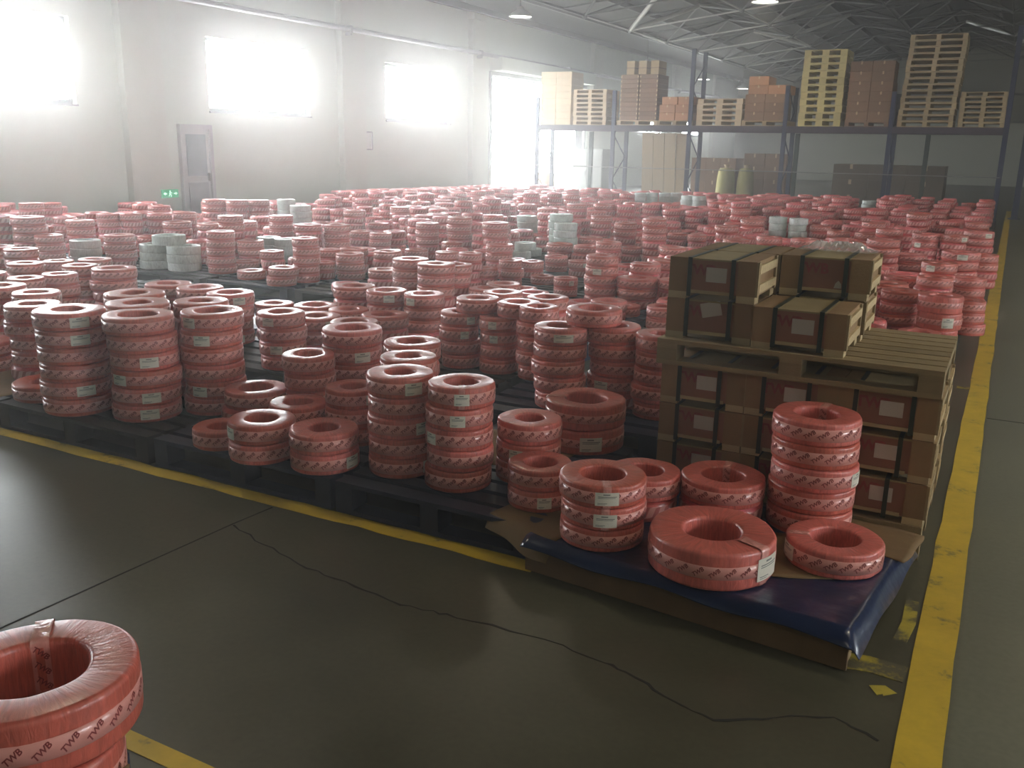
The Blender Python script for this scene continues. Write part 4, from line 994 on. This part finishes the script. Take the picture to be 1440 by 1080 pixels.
me.materials.append(M_PINK_FAR)
# printed tape of the far coils: slanted red strokes too small to read
M_TAPEF = mat('printed_tape_far', (.68, .33, .29), .4, var=.1)
nt = M_TAPEF.node_tree; N = nt.nodes; L = nt.links; b = N['Principled BSDF']
uvn = N.new('ShaderNodeUVMap'); sp = N.new('ShaderNodeSeparateXYZ'); L.new(uvn.outputs[0], sp.inputs[0])
mu = N.new('ShaderNodeMath'); mu.operation = 'MULTIPLY_ADD'; mu.inputs[1].default_value = -.9; L.new(sp.outputs[1], mu.inputs[0]); L.new(sp.outputs[0], mu.inputs[2])
fr = N.new('ShaderNodeMath'); fr.operation = 'FRACT'; L.new(mu.outputs[0], fr.inputs[0])
gt = N.new('ShaderNodeMath'); gt.operation = 'GREATER_THAN'; gt.inputs[1].default_value = .55; L.new(fr.outputs[0], gt.inputs[0])
mx = N.new('ShaderNodeMix'); mx.data_type = 'RGBA'; mx.inputs[6].default_value = (.68, .33, .29, 1); mx.inputs[7].default_value = (.44, .11, .10, 1)
L.new(gt.outputs[0], mx.inputs[0]); L.new(mx.outputs[2], b.inputs['Base Color'])
me.materials.append(M_TAPEF)
me.polygons.foreach_set('material_index', np.tile(np.array(pm * SEG, dtype=np.int32), NC))
me.polygons.foreach_set('use_smooth', np.ones(NC * NF, dtype=bool))
at = me.attributes.new('tint', 'FLOAT', 'POINT'); at.data.foreach_set('value', tint.reshape(-1))
uv = me.uv_layers.new(name='UVMap')
u0 = []
for i in range(SEG):
    for a in range(K):
        u_a, u_b = i * 20 / SEG, (i + 1) * 20 / SEG; v_a, v_b = a / 3, (a + 1) / 3
        u0 += [u_a, v_a, u_b, v_a, u_b, v_b, u_a, v_b]
uv.data.foreach_set('uv', np.tile(np.array(u0), NC))
me.update(calc_edges=True); me.validate()
tag(link('far_cable_coils', me), 'closely packed pink cable coils stacked on the far pallets across the hall', 'cable coils', kind='stuff')

# ------------------------------------------------------------------ pallets
ORD2 = ['first'] + ORD[1:]
ROWS = [(2.97, 4.05), (4.32, 5.42), (5.46, 6.5), (6.98, 8.08), (8.16, 9.26), (9.34, 10.44), (10.7, 11.8), (11.88, 12.98), (13.2, 14.3), (14.38, 15.48), (15.7, 16.8), (16.88, 17.98), (18.2, 19.3), (19.38, 20.48), (20.7, 21.8), (21.88, 22.98)]
def wood_pallet(root, W, D, H, material, boards=7, bottom=True, bw=.09, block=True):
    """deck boards, blocks (or stringers) and bottom boards as separate parts; local origin at the front left corner"""
    dt = .02
    bd = MB().box(0, W, 0, bw, 0, dt).mesh('deck_board', material)
    for i in range(boards):
        link('deck_board', bd, root, (0, i * (D - bw) / (boards - 1), H - dt))
    st_ = MB().box(0, .09, 0, D, 0, dt).mesh('stringer_board', material)
    for i in range(3): link('stringer_board', st_, root, (i * (W - .09) / 2, 0, H - 2 * dt))
    hb = H - 2 * dt - (dt if bottom else 0)
    bl = MB().box(0, .09, 0, .11, 0, hb).mesh('block', material)
    for i in range(3):
        for j in range(3): link('block', bl, root, (i * (W - .09) / 2, j * (D - .11) / 2, dt if bottom else 0))
    if bottom:
        bb_ = MB().box(0, W, 0, bw, 0, dt).mesh('bottom_board', material)
        for i in range(3): link('bottom_board', bb_, root, (0, i * (D - bw) / 2, 0))
for xa, xb, mt, lb in ((-6.25, -4.90, M_DARKP, 'dark pallet at the left end of the front row'), (-4.87, -3.66, M_DARKP, 'dark pallet carrying the six-coil stacks'),
                       (-3.62, -2.50, M_BLUEP, 'dark blue pallet carrying the low two-coil piles'), (-2.47, -1.48, M_BLUEP, 'dark blue pallet carrying the two five-coil stacks')):
    wood_pallet(thing('pallet', lb, 'pallet', (xa, 2.975, 0), random.uniform(-.006, .006), 'front row pallets'), xb - xa, 1.08, .144, mt, 9)
m = MB()
for i in range(7): m.box(0, 1.12, i * .165, i * .165 + .11, .122, .144)
for i in range(3): m.box(i * .51, i * .51 + .1, 0, 1.1, .02, .122)
for i in range(3): m.box(0, 1.12, i * .495, i * .495 + .11, 0, .02)
PM = [m.mesh('pallet', mm_) for mm_ in (M_DARKP, M_DARKP, M_BLUEP, M_WOOD)]
for ri, k in CELLS:
    if ri < 3 and k == 0: continue
    o = link('pallet', random.choice(PM[:3]), None, (-.23 - k * 1.22 - 1.12, ROWS[ri][0], 0))
    tag(o, 'dark pallet under coils, %s pallet row, %s from the right yellow line' % (ORD2[ri], ORD2[k]), 'pallet', 'pallets under the rear coil rows')
o = link('pallet', PM[2], None, (-2.95, .22, -.02)); o.scale = (1.08, .96, .97); o.location.z = 0
tag(o, 'blue pallet in the bottom left corner under the foreground coils', 'pallet'); o.scale = (1.08, .96, .86)

# blue-sheeted pallet at the front right
bp_ = thing('pallet', 'low wooden pallet under the blue plastic sheet, front right', 'pallet', (-1.462, 2.90, 0), -.1)
wood_pallet(bp_, 1.20, .84, .128, M_WOOD, 6)
MB().box(-.005, 1.21, -.016, 0, .004, .118).build('front_board', mat('brown_board', (.17, .10, .045), .75, var=.35, scale=9, bump=.2), bp_)
def sheet(name, W, D, mat_, loc, rotz, drop, amp, seed, th=.004, n=30, shape=None, parent=None):
    """thin draped sheet: a grid that sags over the edge by `drop`=(left, right, front) metres, with real thickness"""
    g = random.Random(seed); ph = [g.uniform(0, 6.28) for _ in range(6)]
    nx, ny = n, max(8, int(n * D / W)); v = []; f = []
    for j in range(ny + 1):
        for i in range(nx + 1):
            u, w_ = i / nx, j / ny; x, y = u * W, w_ * D
            z = amp * (math.sin(9 * x + 5 * y + ph[0]) + .6 * math.sin(17 * x - 11 * y + ph[1]) + .4 * math.sin(31 * x + 23 * y + ph[2])) / 2
            z -= amp; dr = 0
            for dist, d in ((x, drop[0]), (W - x, drop[1]), (y, drop[2])):
                if d and dist < .035: dr = max(dr, d * (1 - dist / .035) ** .7 * (1 + .22 * math.sin(13 * (x + y) + ph[3])))
            z -= dr
            if shape: x, y = shape(u, w_, x, y)
            v.append((x, y, z))
    nn = len(v); v += [(x, y, z - th) for x, y, z in v]
    for j in range(ny):
        for i in range(nx):
            a = j * (nx + 1) + i; q = (a, a + 1, a + nx + 2, a + nx + 1); f.append(q); f.append(tuple(k_ + nn for k_ in q[::-1]))
    edge = [i for i in range(nx + 1)] + [j * (nx + 1) + nx for j in range(1, ny + 1)] + [ny * (nx + 1) + i for i in range(nx - 1, -1, -1)] + [j * (nx + 1) for j in range(ny - 1, 0, -1)]
    for a, c in zip(edge, edge[1:] + edge[:1]): f.append((c, a, a + nn, c + nn))
    o = MB().add(v, f).build(name, mat_, parent, True); o.location = loc; o.rotation_euler = (0, 0, rotz); return o
o = sheet('plastic_sheet', 1.262, .90, M_BLUE, (-1.477, 2.853, .1445), -.1, (.0, .055, .034), .002, 3, n=60)
tag(o, 'blue plastic sheet spread over the front right pallet', 'plastic sheet')
def ragged(W, D, seed):
    g = random.Random(seed); ph = [g.uniform(0, 6.28) for _ in range(6)]
    def fn(u, w, x, y):
        kx, ky = 2 * abs(u - .5), 2 * abs(w - .5)
        return (x + kx ** 4 * W * (.05 * math.sin(2.5 * w + ph[0]) + .012 * math.sin(9 * w + ph[1])), y + ky ** 4 * D * (.07 * math.sin(2.5 * u + ph[2]) + .014 * math.sin(9 * u + ph[3])))
    return fn
def card(lb, loc, W, D, rotz, seed, drop=(0, 0, 0), amp=.003):
    o = sheet('cardboard_sheet', W, D, M_CARD, loc, rotz, drop, amp, seed, .003, 16, ragged(W, D, seed)); tag(o, lb, 'cardboard'); return o
card('torn brown cardboard under the coil at right end of blue sheet', (-.66, 3.02, .1478), .42, .40, .25, 1)
card('brown cardboard at the rear corner of blue sheet below crates', (-.50, 3.40, .1478), .34, .30, -.08, 2)
card('brown cardboard flap hanging over pallet end beside blue sheet', (-1.72, 2.955, .149), .36, .5, -.22, 3, (0, .0, .06))
card('tan cardboard lying on pallet behind the right five-coil stack', (-2.46, 3.5, .149), .8, .5, .02, 5)
card('brown cardboard under the lone coil, left end of front row', (-6.2, 3.0, .149), 1.3, 1.0, 0, 6, (0, 0, .02))
fl = MB()
fv = [(0, 0, 0), (.0, .20, 0), (.035, .17, .085), (.03, .05, .10)]
fl.add([(x, y, z) for x, y, z in fv] + [(x + .005, y, z) for x, y, z in fv], [(0, 1, 2, 3), (7, 6, 5, 4), (0, 4, 5, 1), (1, 5, 6, 2), (2, 6, 7, 3), (3, 7, 4, 0)])
o = fl.build('cardboard_sheet', M_CARD); o.location = (-1.60, 1.0, .125); o.rotation_euler = (0, 0, .25)
tag(o, 'brown cardboard flap beside the foreground coil, bottom left corner', 'cardboard')

# ------------------------------------------------------------------ wooden crates on pallets
CW, CD, CH = .372, .352, .176
tvr, tfr = text_geometry('TWB', .062, 0, .002)
end_w = .078
crate_me = dict(
    crate_body=MB().box(.004, CW - .004, .006, CD - .006, .030, CH - .002).mesh('crate_body', M_CRATER),
    end_board=MB().box(0, end_w, 0, CD, .030, CH).mesh('end_board', M_CRATE),
    foot=MB().box(0, end_w, 0, .07, 0, .030).mesh('foot', M_WOODL),
    lid=MB().box(end_w, CW - end_w, .001, CD - .001, CH - .008, CH - .001).mesh('lid', mat('crate_lid', (.33, .255, .125), .75, var=.25, scale=7, rand=.1)),
    bottom_rail=MB().box(end_w + .012, CW - end_w - .012, .001, .02, .026, .040).mesh('bottom_rail', M_WOODL),
    strap=MB().box(-.009, .009, -.0025, CD + .0025, CH, CH + .0025).box(-.009, .009, -.0025, 0, .012, CH).box(-.009, .009, CD, CD + .0025, .012, CH).mesh('strap', M_STRAP),
    side_cleat=MB().box(0, .012, .02, CD - .02, 0, .035).mesh('side_cleat', M_WOODL),
    side_post=MB().box(0, .01, 0, .03, 0, CH - .032).mesh('side_post', M_WOOD))
me = MB().add([(0, -.0016, 0), (.088, -.0016, 0), (.088, -.0016, .062), (0, -.0016, .062)], [(0, 1, 2, 3)]).mesh('paper_label', print_lines('crate_label', (.52, .47, .40), (.30, .26, .23), 6, 4))
uvl = me.uv_layers.new(name='UVMap')
for i, c in enumerate(((0, 0), (1, 0), (1, 1), (0, 1))): uvl.data[i].uv = c
crate_me['paper_label'] = me
crate_me['red_lettering'] = MB().add([(x, -.0008 + .006, y) for x, y, z in tvr], tfr).mesh('red_lettering', M_REDINK)
def crate(x, y, z, lb, front=True, tilt=0, straps=(.24, .74), hide_right=False, lab=True):
    r = thing('crate', lb, 'crate', (x, y, z), random.uniform(-.008, .008), 'wooden crates on the corner pallets')
    C_ = crate_me
    link('crate_body', C_['crate_body'], r)
    link('end_board', C_['end_board'], r); link('end_board', C_['end_board'], r, (CW - end_w, 0, 0))
    for fx in (0, CW - end_w):
        for fy in (0, CD - .07): link('foot', C_['foot'], r, (fx, fy, 0))
    link('lid', C_['lid'], r)
    link('bottom_rail', C_['bottom_rail'], r)
    for s in straps: link('strap', C_['strap'], r, (CW * s, 0, 0))
    if lab:
        o = link('paper_label', C_['paper_label'], r, (CW * .43, .0045, .078)); o['label'] = 'printed white paper label'
        if tilt: o.rotation_euler = (0, tilt, 0); o.location.z += .02
    o = link('red_lettering', C_['red_lettering'], r, (CW * .36, -.001, .125)); o['label'] = 'faint red stencilled letters'
    o = link('side_cleat', C_['side_cleat'], r, (CW, 0, .045)); link('side_cleat', C_['side_cleat'], r, (CW, 0, .125))
    link('side_post', C_['side_post'], r, (CW, .0, .03)); link('side_post', C_['side_post'], r, (CW, CD - .03, .03))
    return r
px, py = -1.262, 3.772
lowp = thing('pallet', 'wooden pallet on the floor under the lower crates', 'pallet', (px - .01, py - .01, 0), 0, 'crate pallets')
wood_pallet(lowp, 1.135, .76, .140, M_WOOD, 6)
rowsn = ('bottom', 'middle', 'upper'); coln = ('left', 'centre', 'right')
for l in range(3):
    for c in range(3):
        for d in range(2):
            lb = '%s %s crate in the %s row below the upper pallet' % (rowsn[l], coln[c], 'front' if d == 0 else 'rear')
            crate(px + c * .376 + (.006 if d else 0), py + d * .362, .141 + l * (CH + .0032), lb, straps=((.22, .70), (.2, .7), (.18, .76 - .08 * (2 - l)))[c])
zt = .141 + 3 * (CH + .0032)
upp = thing('pallet', 'weathered wooden pallet lying across the lower crates', 'pallet', (px - .02, py - .025, zt), -.004, 'crate pallets')
wood_pallet(upp, 1.15, .79, .112, M_WOOD, 8, True, .085)
zt += .113
for x, y, l, lb, ti, la in (
    (-1.262, 3.79, 0, 'lower left front crate on the upper pallet, label askew', -.24, True),
    (-.880, 3.765, 0, 'lower right front crate on the upper pallet', 0, True),
    (-1.262, 4.16, 0, 'lower left rear crate on the upper pallet', 0, True),
    (-.870, 4.15, 0, 'lower right rear crate on the upper pallet', 0, True),
    (-1.255, 3.775, 1, 'top left front crate of the upper pile', 0, True),
    (-1.250, 4.145, 1, 'top left rear crate of the upper pile', 0, True),
    (-.862, 4.14, 1, 'top right crate set back, label torn away', 0, False)):
    o = crate(x, y, zt + l * (CH + .0032), lb, tilt=ti, lab=la)
    if not la:
        me = MB().add([(0, 0, 0), (.032, 0, 0), (.03, 0, .02), (.018, 0, .034), (.006, 0, .022)], [(0, 1, 2, 3, 4)]).mesh('paper_label', mat('torn_paper', (.5, .46, .38), .7))
        link('paper_label', me, o, (CW * .62, .0045, .045))
# crumpled clear film on top
g = random.Random(4); v = []; f = []; nx, ny = 26, 14
for j in range(ny + 1):
    for i in range(nx + 1):
        x, y = i / nx * .34, j / ny * .16
        e_ = min(i, nx - i, 6) / 6 * min(j, ny - j, 4) / 4
        v.append((x + g.uniform(-.006, .006), y + g.uniform(-.006, .006), .003 + e_ * (.022 + g.uniform(-.014, .02))))
for j in range(ny):
    for i in range(nx): a = j * (nx + 1) + i; f.append((a, a + 1, a + nx + 2, a + nx + 1))
M_CF = bpy.data.materials.new('crumpled_film'); M_CF.use_nodes = True
nt = M_CF.node_tree; b = nt.nodes['Principled BSDF']; b.inputs['Base Color'].default_value = (.8, .78, .76, 1); b.inputs['Roughness'].default_value = .12; b.inputs['Alpha'].default_value = .35; b.inputs['Coat Weight'].default_value = 1
o = MB().add(v, f).build('plastic_film', M_CF); o.location = (-.84, 4.33, zt + 2 * (CH + .0032) + .003)
tag(o, 'crumpled clear plastic film lying on the top right crate', 'plastic film')

# ------------------------------------------------------------------ pallet rack and its load
RY = 24.0; BZ = 2.0
rk = thing('pallet_rack', 'blue steel pallet rack spanning the far end of the coil rows', 'rack', (0, RY, 0))
ups = [(-12.16, 2.9), (-9.84, 3.05), (-7.69, 4.05), (-5.236, 3.12), (-2.76, 2.95), (-.32, 4.3)]
for x, h in ups:
    for y in (0, 1.0):
        MB().box(x - .05, x + .05, y, y + .08, 0, h).build('upright', M_RACK, rk)
    m = MB()
    for i in range(int(h / .6)):
        za, zb = .1 + i * .6, .1 + (i + 1) * .6
        if zb < h: m.bar((x, .08, za if i % 2 else zb), (x, 1.0, zb if i % 2 else za), .018, 6)
    m.build('brace', M_RACK, rk)
for (xa, _), (xb, _) in zip(ups[:-1], ups[1:]):
    for y in (0.0, 1.02): MB().box(xa + .05, xb - .05, y - .01, y + .05, BZ, BZ + .15).build('beam', M_RACKB, rk)
    MB().box(xa + .05, xb - .05, .05, 1.0, BZ + .12, BZ + .145).build('shelf_deck', M_WOOD, rk)
m = MB().bar((-12.2, -.06, 1.03), (-.3, -.06, 1.05), .014, 6)
m.build('safety_cable', M_STEEL, rk)
post = thing('steel_post', 'dark steel post standing at the right edge by the aisle', 'post', (.12, 26.2, 0))
MB().box(-.07, .07, -.07, .07, .02, 2.4).build('post', M_RACK, post); MB().box(-.14, .14, -.14, .14, 0, .02).build('base_plate', M_RACK, post)
for xb, h in ((-10.70, 1.98), (-5.0, 1.98), (-1.95, 1.98)):
    o = thing('shelf_prop', 'slim dark green prop under the rack shelf, %s' % ('left end' if xb < -10 else 'beside the middle upright' if xb < -4 else 'right bay'), 'post', (xb, RY + .55, 0))
    MB().box(-.05, .05, -.05, .05, .015, h).build('post', mat('prop_green', (.03, .05, .04), .5, var=.3), o); MB().box(-.1, .1, -.1, .1, 0, .015).build('base_plate', M_RACK, o)

def small_pallet(W, D, H, material, wide=False):
    """one small pallet as a single mesh: deck boards, three stringers, bottom boards"""
    m = MB(); t = H * .16
    for i in range(6): m.box(0, W, i * D / 5.6, i * D / 5.6 + D * .12, H - t, H)
    for i in range(3):
        w = .10 if not wide else .16
        m.box(i * (W - w) / 2, i * (W - w) / 2 + w, 0, D, t, H - t)
    for i in range(3): m.box(0, W, i * (D - .1) / 2, i * (D - .1) / 2 + .1, 0, t)
    return m.mesh('small_pallet', material)
ZB = BZ + .148
def pallet_stack(x, W, n, h, material, where, lean=0, wide=False, y=.04, D=.95):
    me = small_pallet(W, D, h * .97, material, wide)
    for i in range(n):
        o = link('stacked_pallet', me, None, (x + lean * i + random.uniform(-.012, .012), RY + y + random.uniform(-.015, .015), ZB + i * h))
        pos = 'bottom' if i == 0 else 'top' if i == n - 1 else ['second', 'third', 'fourth', 'fifth', 'sixth', 'seventh', 'eighth', 'ninth', 'tenth', 'eleventh', 'twelfth', 'thirteenth', 'fourteenth'][i - 1]
        tag(o, ('%s pallet of %s' if i in (0, n - 1) else '%s pallet from bottom of %s') % (pos, where), 'pallet', 'pallets stored on the rack')
pallet_stack(-11.06, .98, 8, .118, M_CREAM, 'the pale stack at rack left, second from end')
pallet_stack(-7.52, 1.18, 5, .135, M_CREAM, 'the low cream stack in the third bay', wide=True)
pallet_stack(-4.92, 1.0, 11, .163, M_WOODY, 'the tall yellowish stack in the fourth bay', wide=True)
pallet_stack(-2.63, 1.2, 15, .137, M_WOODL, 'the tallest stack in the right bay', lean=.006)
pallet_stack(-1.33, .96, 7, .112, M_WOODL, 'the low stack at the rack right end')
# big pale cartons at the left end, eight layers of two
def carton(x, y, z, W, D, H, material, lb, grp, tape=True):
    r = thing('carton', lb, 'carton', (x, y, z), random.uniform(-.015, .015), grp)
    MB().box(0, W, 0, D, 0, H).build('box', material, r)
    if tape: MB().box(W * .46, W * .54, -.002, D + .002, H, H + .002).box(W * .46, W * .54, -.003, -.0005, H * .7, H).build('packing_tape', M_CREAM, r)
    return r
for l in range(8):
    for c in range(2):
        carton(-12.08 + c * .47, RY + .06, ZB + l * .178, .46, .8, .174, M_CREAM, 'cream carton, layer %s from bottom, %s column at rack left end' % (['one', 'two', 'three', 'four', 'five', 'six', 'seven', 'eight'][l], ('left', 'right')[c]), 'cream cartons at the rack left end')
# brown bundles on end with pale tips, second bay
me = small_pallet(1.14, .95, .13, M_CREAM)
tag(link('stacked_pallet', me, None, (-9.74, RY + .04, ZB)), 'single cream pallet under the brown bundles in the second bay', 'pallet')
for c in range(2):
    for l in range(10):
        o = thing('wood_bundle', '%s brown bundle, %s layer from the pallet, second bay of rack' % (('left', 'right')[c], ORD2[l]), 'bundle', (-9.68 + c * .54, RY + .06, ZB + .131 + l * .118), 0, 'brown bundles on the rack')
        MB().box(0, .5, 0, .85, 0, .112).build('boards', M_CTNB, o)
        MB().box(0, .03, -.012, 0, .03, .085).build('pale_tip', M_CREAM, o); MB().box(.47, .5, -.012, 0, .03, .085).build('pale_tip', M_CREAM, o)
for c in range(3):
    o = thing('wood_bundle', '%s short pale bundle on top of the brown bundles' % ('left', 'middle', 'right')[c], 'bundle', (-9.55 + c * .34, RY + .1, ZB + .131 + 1.182), 0, 'pale bundles on the rack')
    MB().box(0, .22, 0, .6, 0, .34).build('boards', M_WOODL, o); MB().box(-.004, .224, -.004, .604, .15, .17).build('band', M_CTNB, o)
me = small_pallet(1.0, .95, .13, M_WOODL)
tag(link('stacked_pallet', me, None, (-8.62, RY + .04, ZB)), 'single pallet under the orange cartons in the second bay', 'pallet')
for l in range(3):
    for c in range(2):
        carton(-8.56 + c * .44 + (l == 2) * .06, RY + .08, ZB + .132 + l * .2, .42, .7, .195, M_CTN, '%s orange carton, %s of the pile in the second bay' % (('left', 'right')[c], ('bottom', 'middle', 'top')[l]), 'orange cartons on the rack')
# stepped brown boxes third bay
me = small_pallet(1.15, .95, .13, M_WOODL)
tag(link('stacked_pallet', me, None, (-6.33, RY + .04, ZB)), 'single pallet under the stepped brown cartons in the third bay', 'pallet')
for l, cols in enumerate(((0, 1), (0, 1), (0, 1), (0, 1), (0,))):
    for c in cols:
        carton(-6.28 + c * .5 + (.06 if l > 2 else 0), RY + .06, ZB + .132 + l * .215, .49, .8, .21, M_CTNB if l < 3 else M_CTN, '%s stepped carton, %s layer from bottom, pile in third bay' % (('left', 'right')[c], ORD2[l]), 'stepped cartons on the rack')
me = small_pallet(1.0, .95, .12, M_CTNB)
tag(link('stacked_pallet', me, None, (-3.82, RY + .04, ZB)), 'single brown pallet under the dark cartons in the fourth bay', 'pallet')
for l in range(6):
    for c in range(2):
        carton(-3.81 + c * .5, RY + .06, ZB + .122 + l * .23, .49, .8, .226, M_CTNB, '%s dark brown carton, %s layer from bottom, pile in fourth bay' % (('left', 'right')[c], ORD2[l]), 'dark cartons on the rack')

# ------------------------------------------------------------------ things behind and under the rack
def pile(x, y, W, D, H, nx, nl, material, lb, grp, cat='carton'):
    nm = ['bottom', 'second', 'third', 'fourth', 'fifth', 'sixth', 'seventh', 'eighth']
    for l in range(nl):
        for c in range(nx):
            carton(x + c * (W / nx + .008), y, l * (H / nl + .002), W / nx, D, H / nl, material, lb % (nm[l], ['left', 'middle', 'right', 'far right'][c] if nx > 1 else 'only'), grp)
pile(-8.5, 27, 1.3, .9, 1.30, 3, 4, M_CTNB, '%s layer %s brown carton under rack, third bay left pile', 'brown cartons under the third bay')
pile(-7.0, 27.2, 1.2, .9, 1.45, 2, 4, M_CTNB, '%s layer %s dark carton under rack, third bay right pile', 'dark cartons under the third bay')
pile(-4.45, 27, 2.8, 1.0, 1.22, 3, 3, mat('dim_carton', (.13, .095, .06), .8, var=.2, rand=.1), '%s layer %s dim brown carton under the right bays', 'dim cartons under the right bays')
for i in range(4):
    o = thing('leaning_board', '%s tan board leaning behind the second rack bay' % ORD[i].replace('leftmost', 'first'), 'board', (-10.1 + i * .36, 27.2, 0), random.uniform(-.06, .06), 'tan boards behind the rack')
    b_ = MB().box(0, .34, 0, .04, 0, 2.0).build('panel', mat('tan_board', (.36, .27, .16), .8, var=.15, stretch=(6, 1, 1)), o); b_.rotation_euler = (.1, 0, 0)
    MB().box(0, .34, .04, .07, .9, 1.0).build('batten', M_WOOD, o).rotation_euler = (.1, 0, 0)
o = thing('steel_cabinet', 'grey-green cabinet standing in front of the loading door', 'cabinet', (-12.2, 26.6, 0))
MB().box(.0, 1.0, 0, .6, .06, 1.5).build('body', mat('cabinet_grey', (.26, .27, .24), .6, var=.1), o)
for i in range(2): dd_ = MB().box(.02 + i * .49, .49 + i * .49, -.02, 0, .1, 1.46).build('cabinet_door', mat('cabinet_door', (.29, .30, .27), .55, var=.1), o); MB().box(.42 + i * .1, .45 + i * .1, -.04, -.02, .7, .85).build('handle', M_STEEL, dd_)
for i in range(4): MB().box((i % 2) * .9, (i % 2) * .9 + .1, (i // 2) * .5, (i // 2) * .5 + .1, 0, .06).build('foot', M_STEEL, o)
o = thing('paper_roll', 'tan upright roll standing in the bright loading doorway', 'roll', (-13.05, 26.5, 0))
MB().lathe([(.06, 0), (.26, 0), (.26, .75), (.06, .75)], 24, closed=True).build('roll', M_CTN, o, True); MB().lathe([(.05, -.0), (.065, 0), (.065, .77), (.05, .77)], 16, closed=True).build('core', M_CTNB, o, True)
for i, (x, y, r_) in enumerate(((-7.25, 26.3, .22), (-6.7, 26.35, .2))):
    o = thing('sack', '%s yellowish sack standing under the third rack bay' % ('left', 'right')[i], 'sack', (x, y, 0), 0, 'yellow sacks under the rack')
    MB().lathe([(0, 0), (r_ * 1.15, 0), (r_ * 1.25, .15), (r_ * 1.15, .7), (r_ * 1.0, .98), (r_ * .8, 1.04), (.06, 1.06)], 20).build('bag', mat('sack_yellow', (.40, .36, .14), .8, var=.2, bump=.4, bscale=12), o, True)
    MB().lathe([(.06, 1.05), (.05, 1.09), (.09, 1.14), (0, 1.15)], 12).build('tied_neck', M_WOODL, o, True)

# ------------------------------------------------------------------ haze in the hall air, standing in for lens glare too
hm = bpy.data.materials.new('hall_haze'); hm.use_nodes = True
nt = hm.node_tree; nt.nodes.remove(nt.nodes['Principled BSDF'])
vsn = nt.nodes.new('ShaderNodeVolumeScatter'); vsn.inputs['Density'].default_value = HAZE; vsn.inputs['Anisotropy'].default_value = .80
vsn.inputs['Color'].default_value = (1, .985, .96, 1)
nt.links.new(vsn.outputs[0], nt.nodes['Material Output'].inputs['Volume'])
o = MB().box(XL + .01, XR - .01, Y0 + .01, Y1 - .03, -.01, EAVE - .01).build('haze', hm)
tag(o, 'thin bright haze filling the air of the hall', 'haze', kind='stuff')
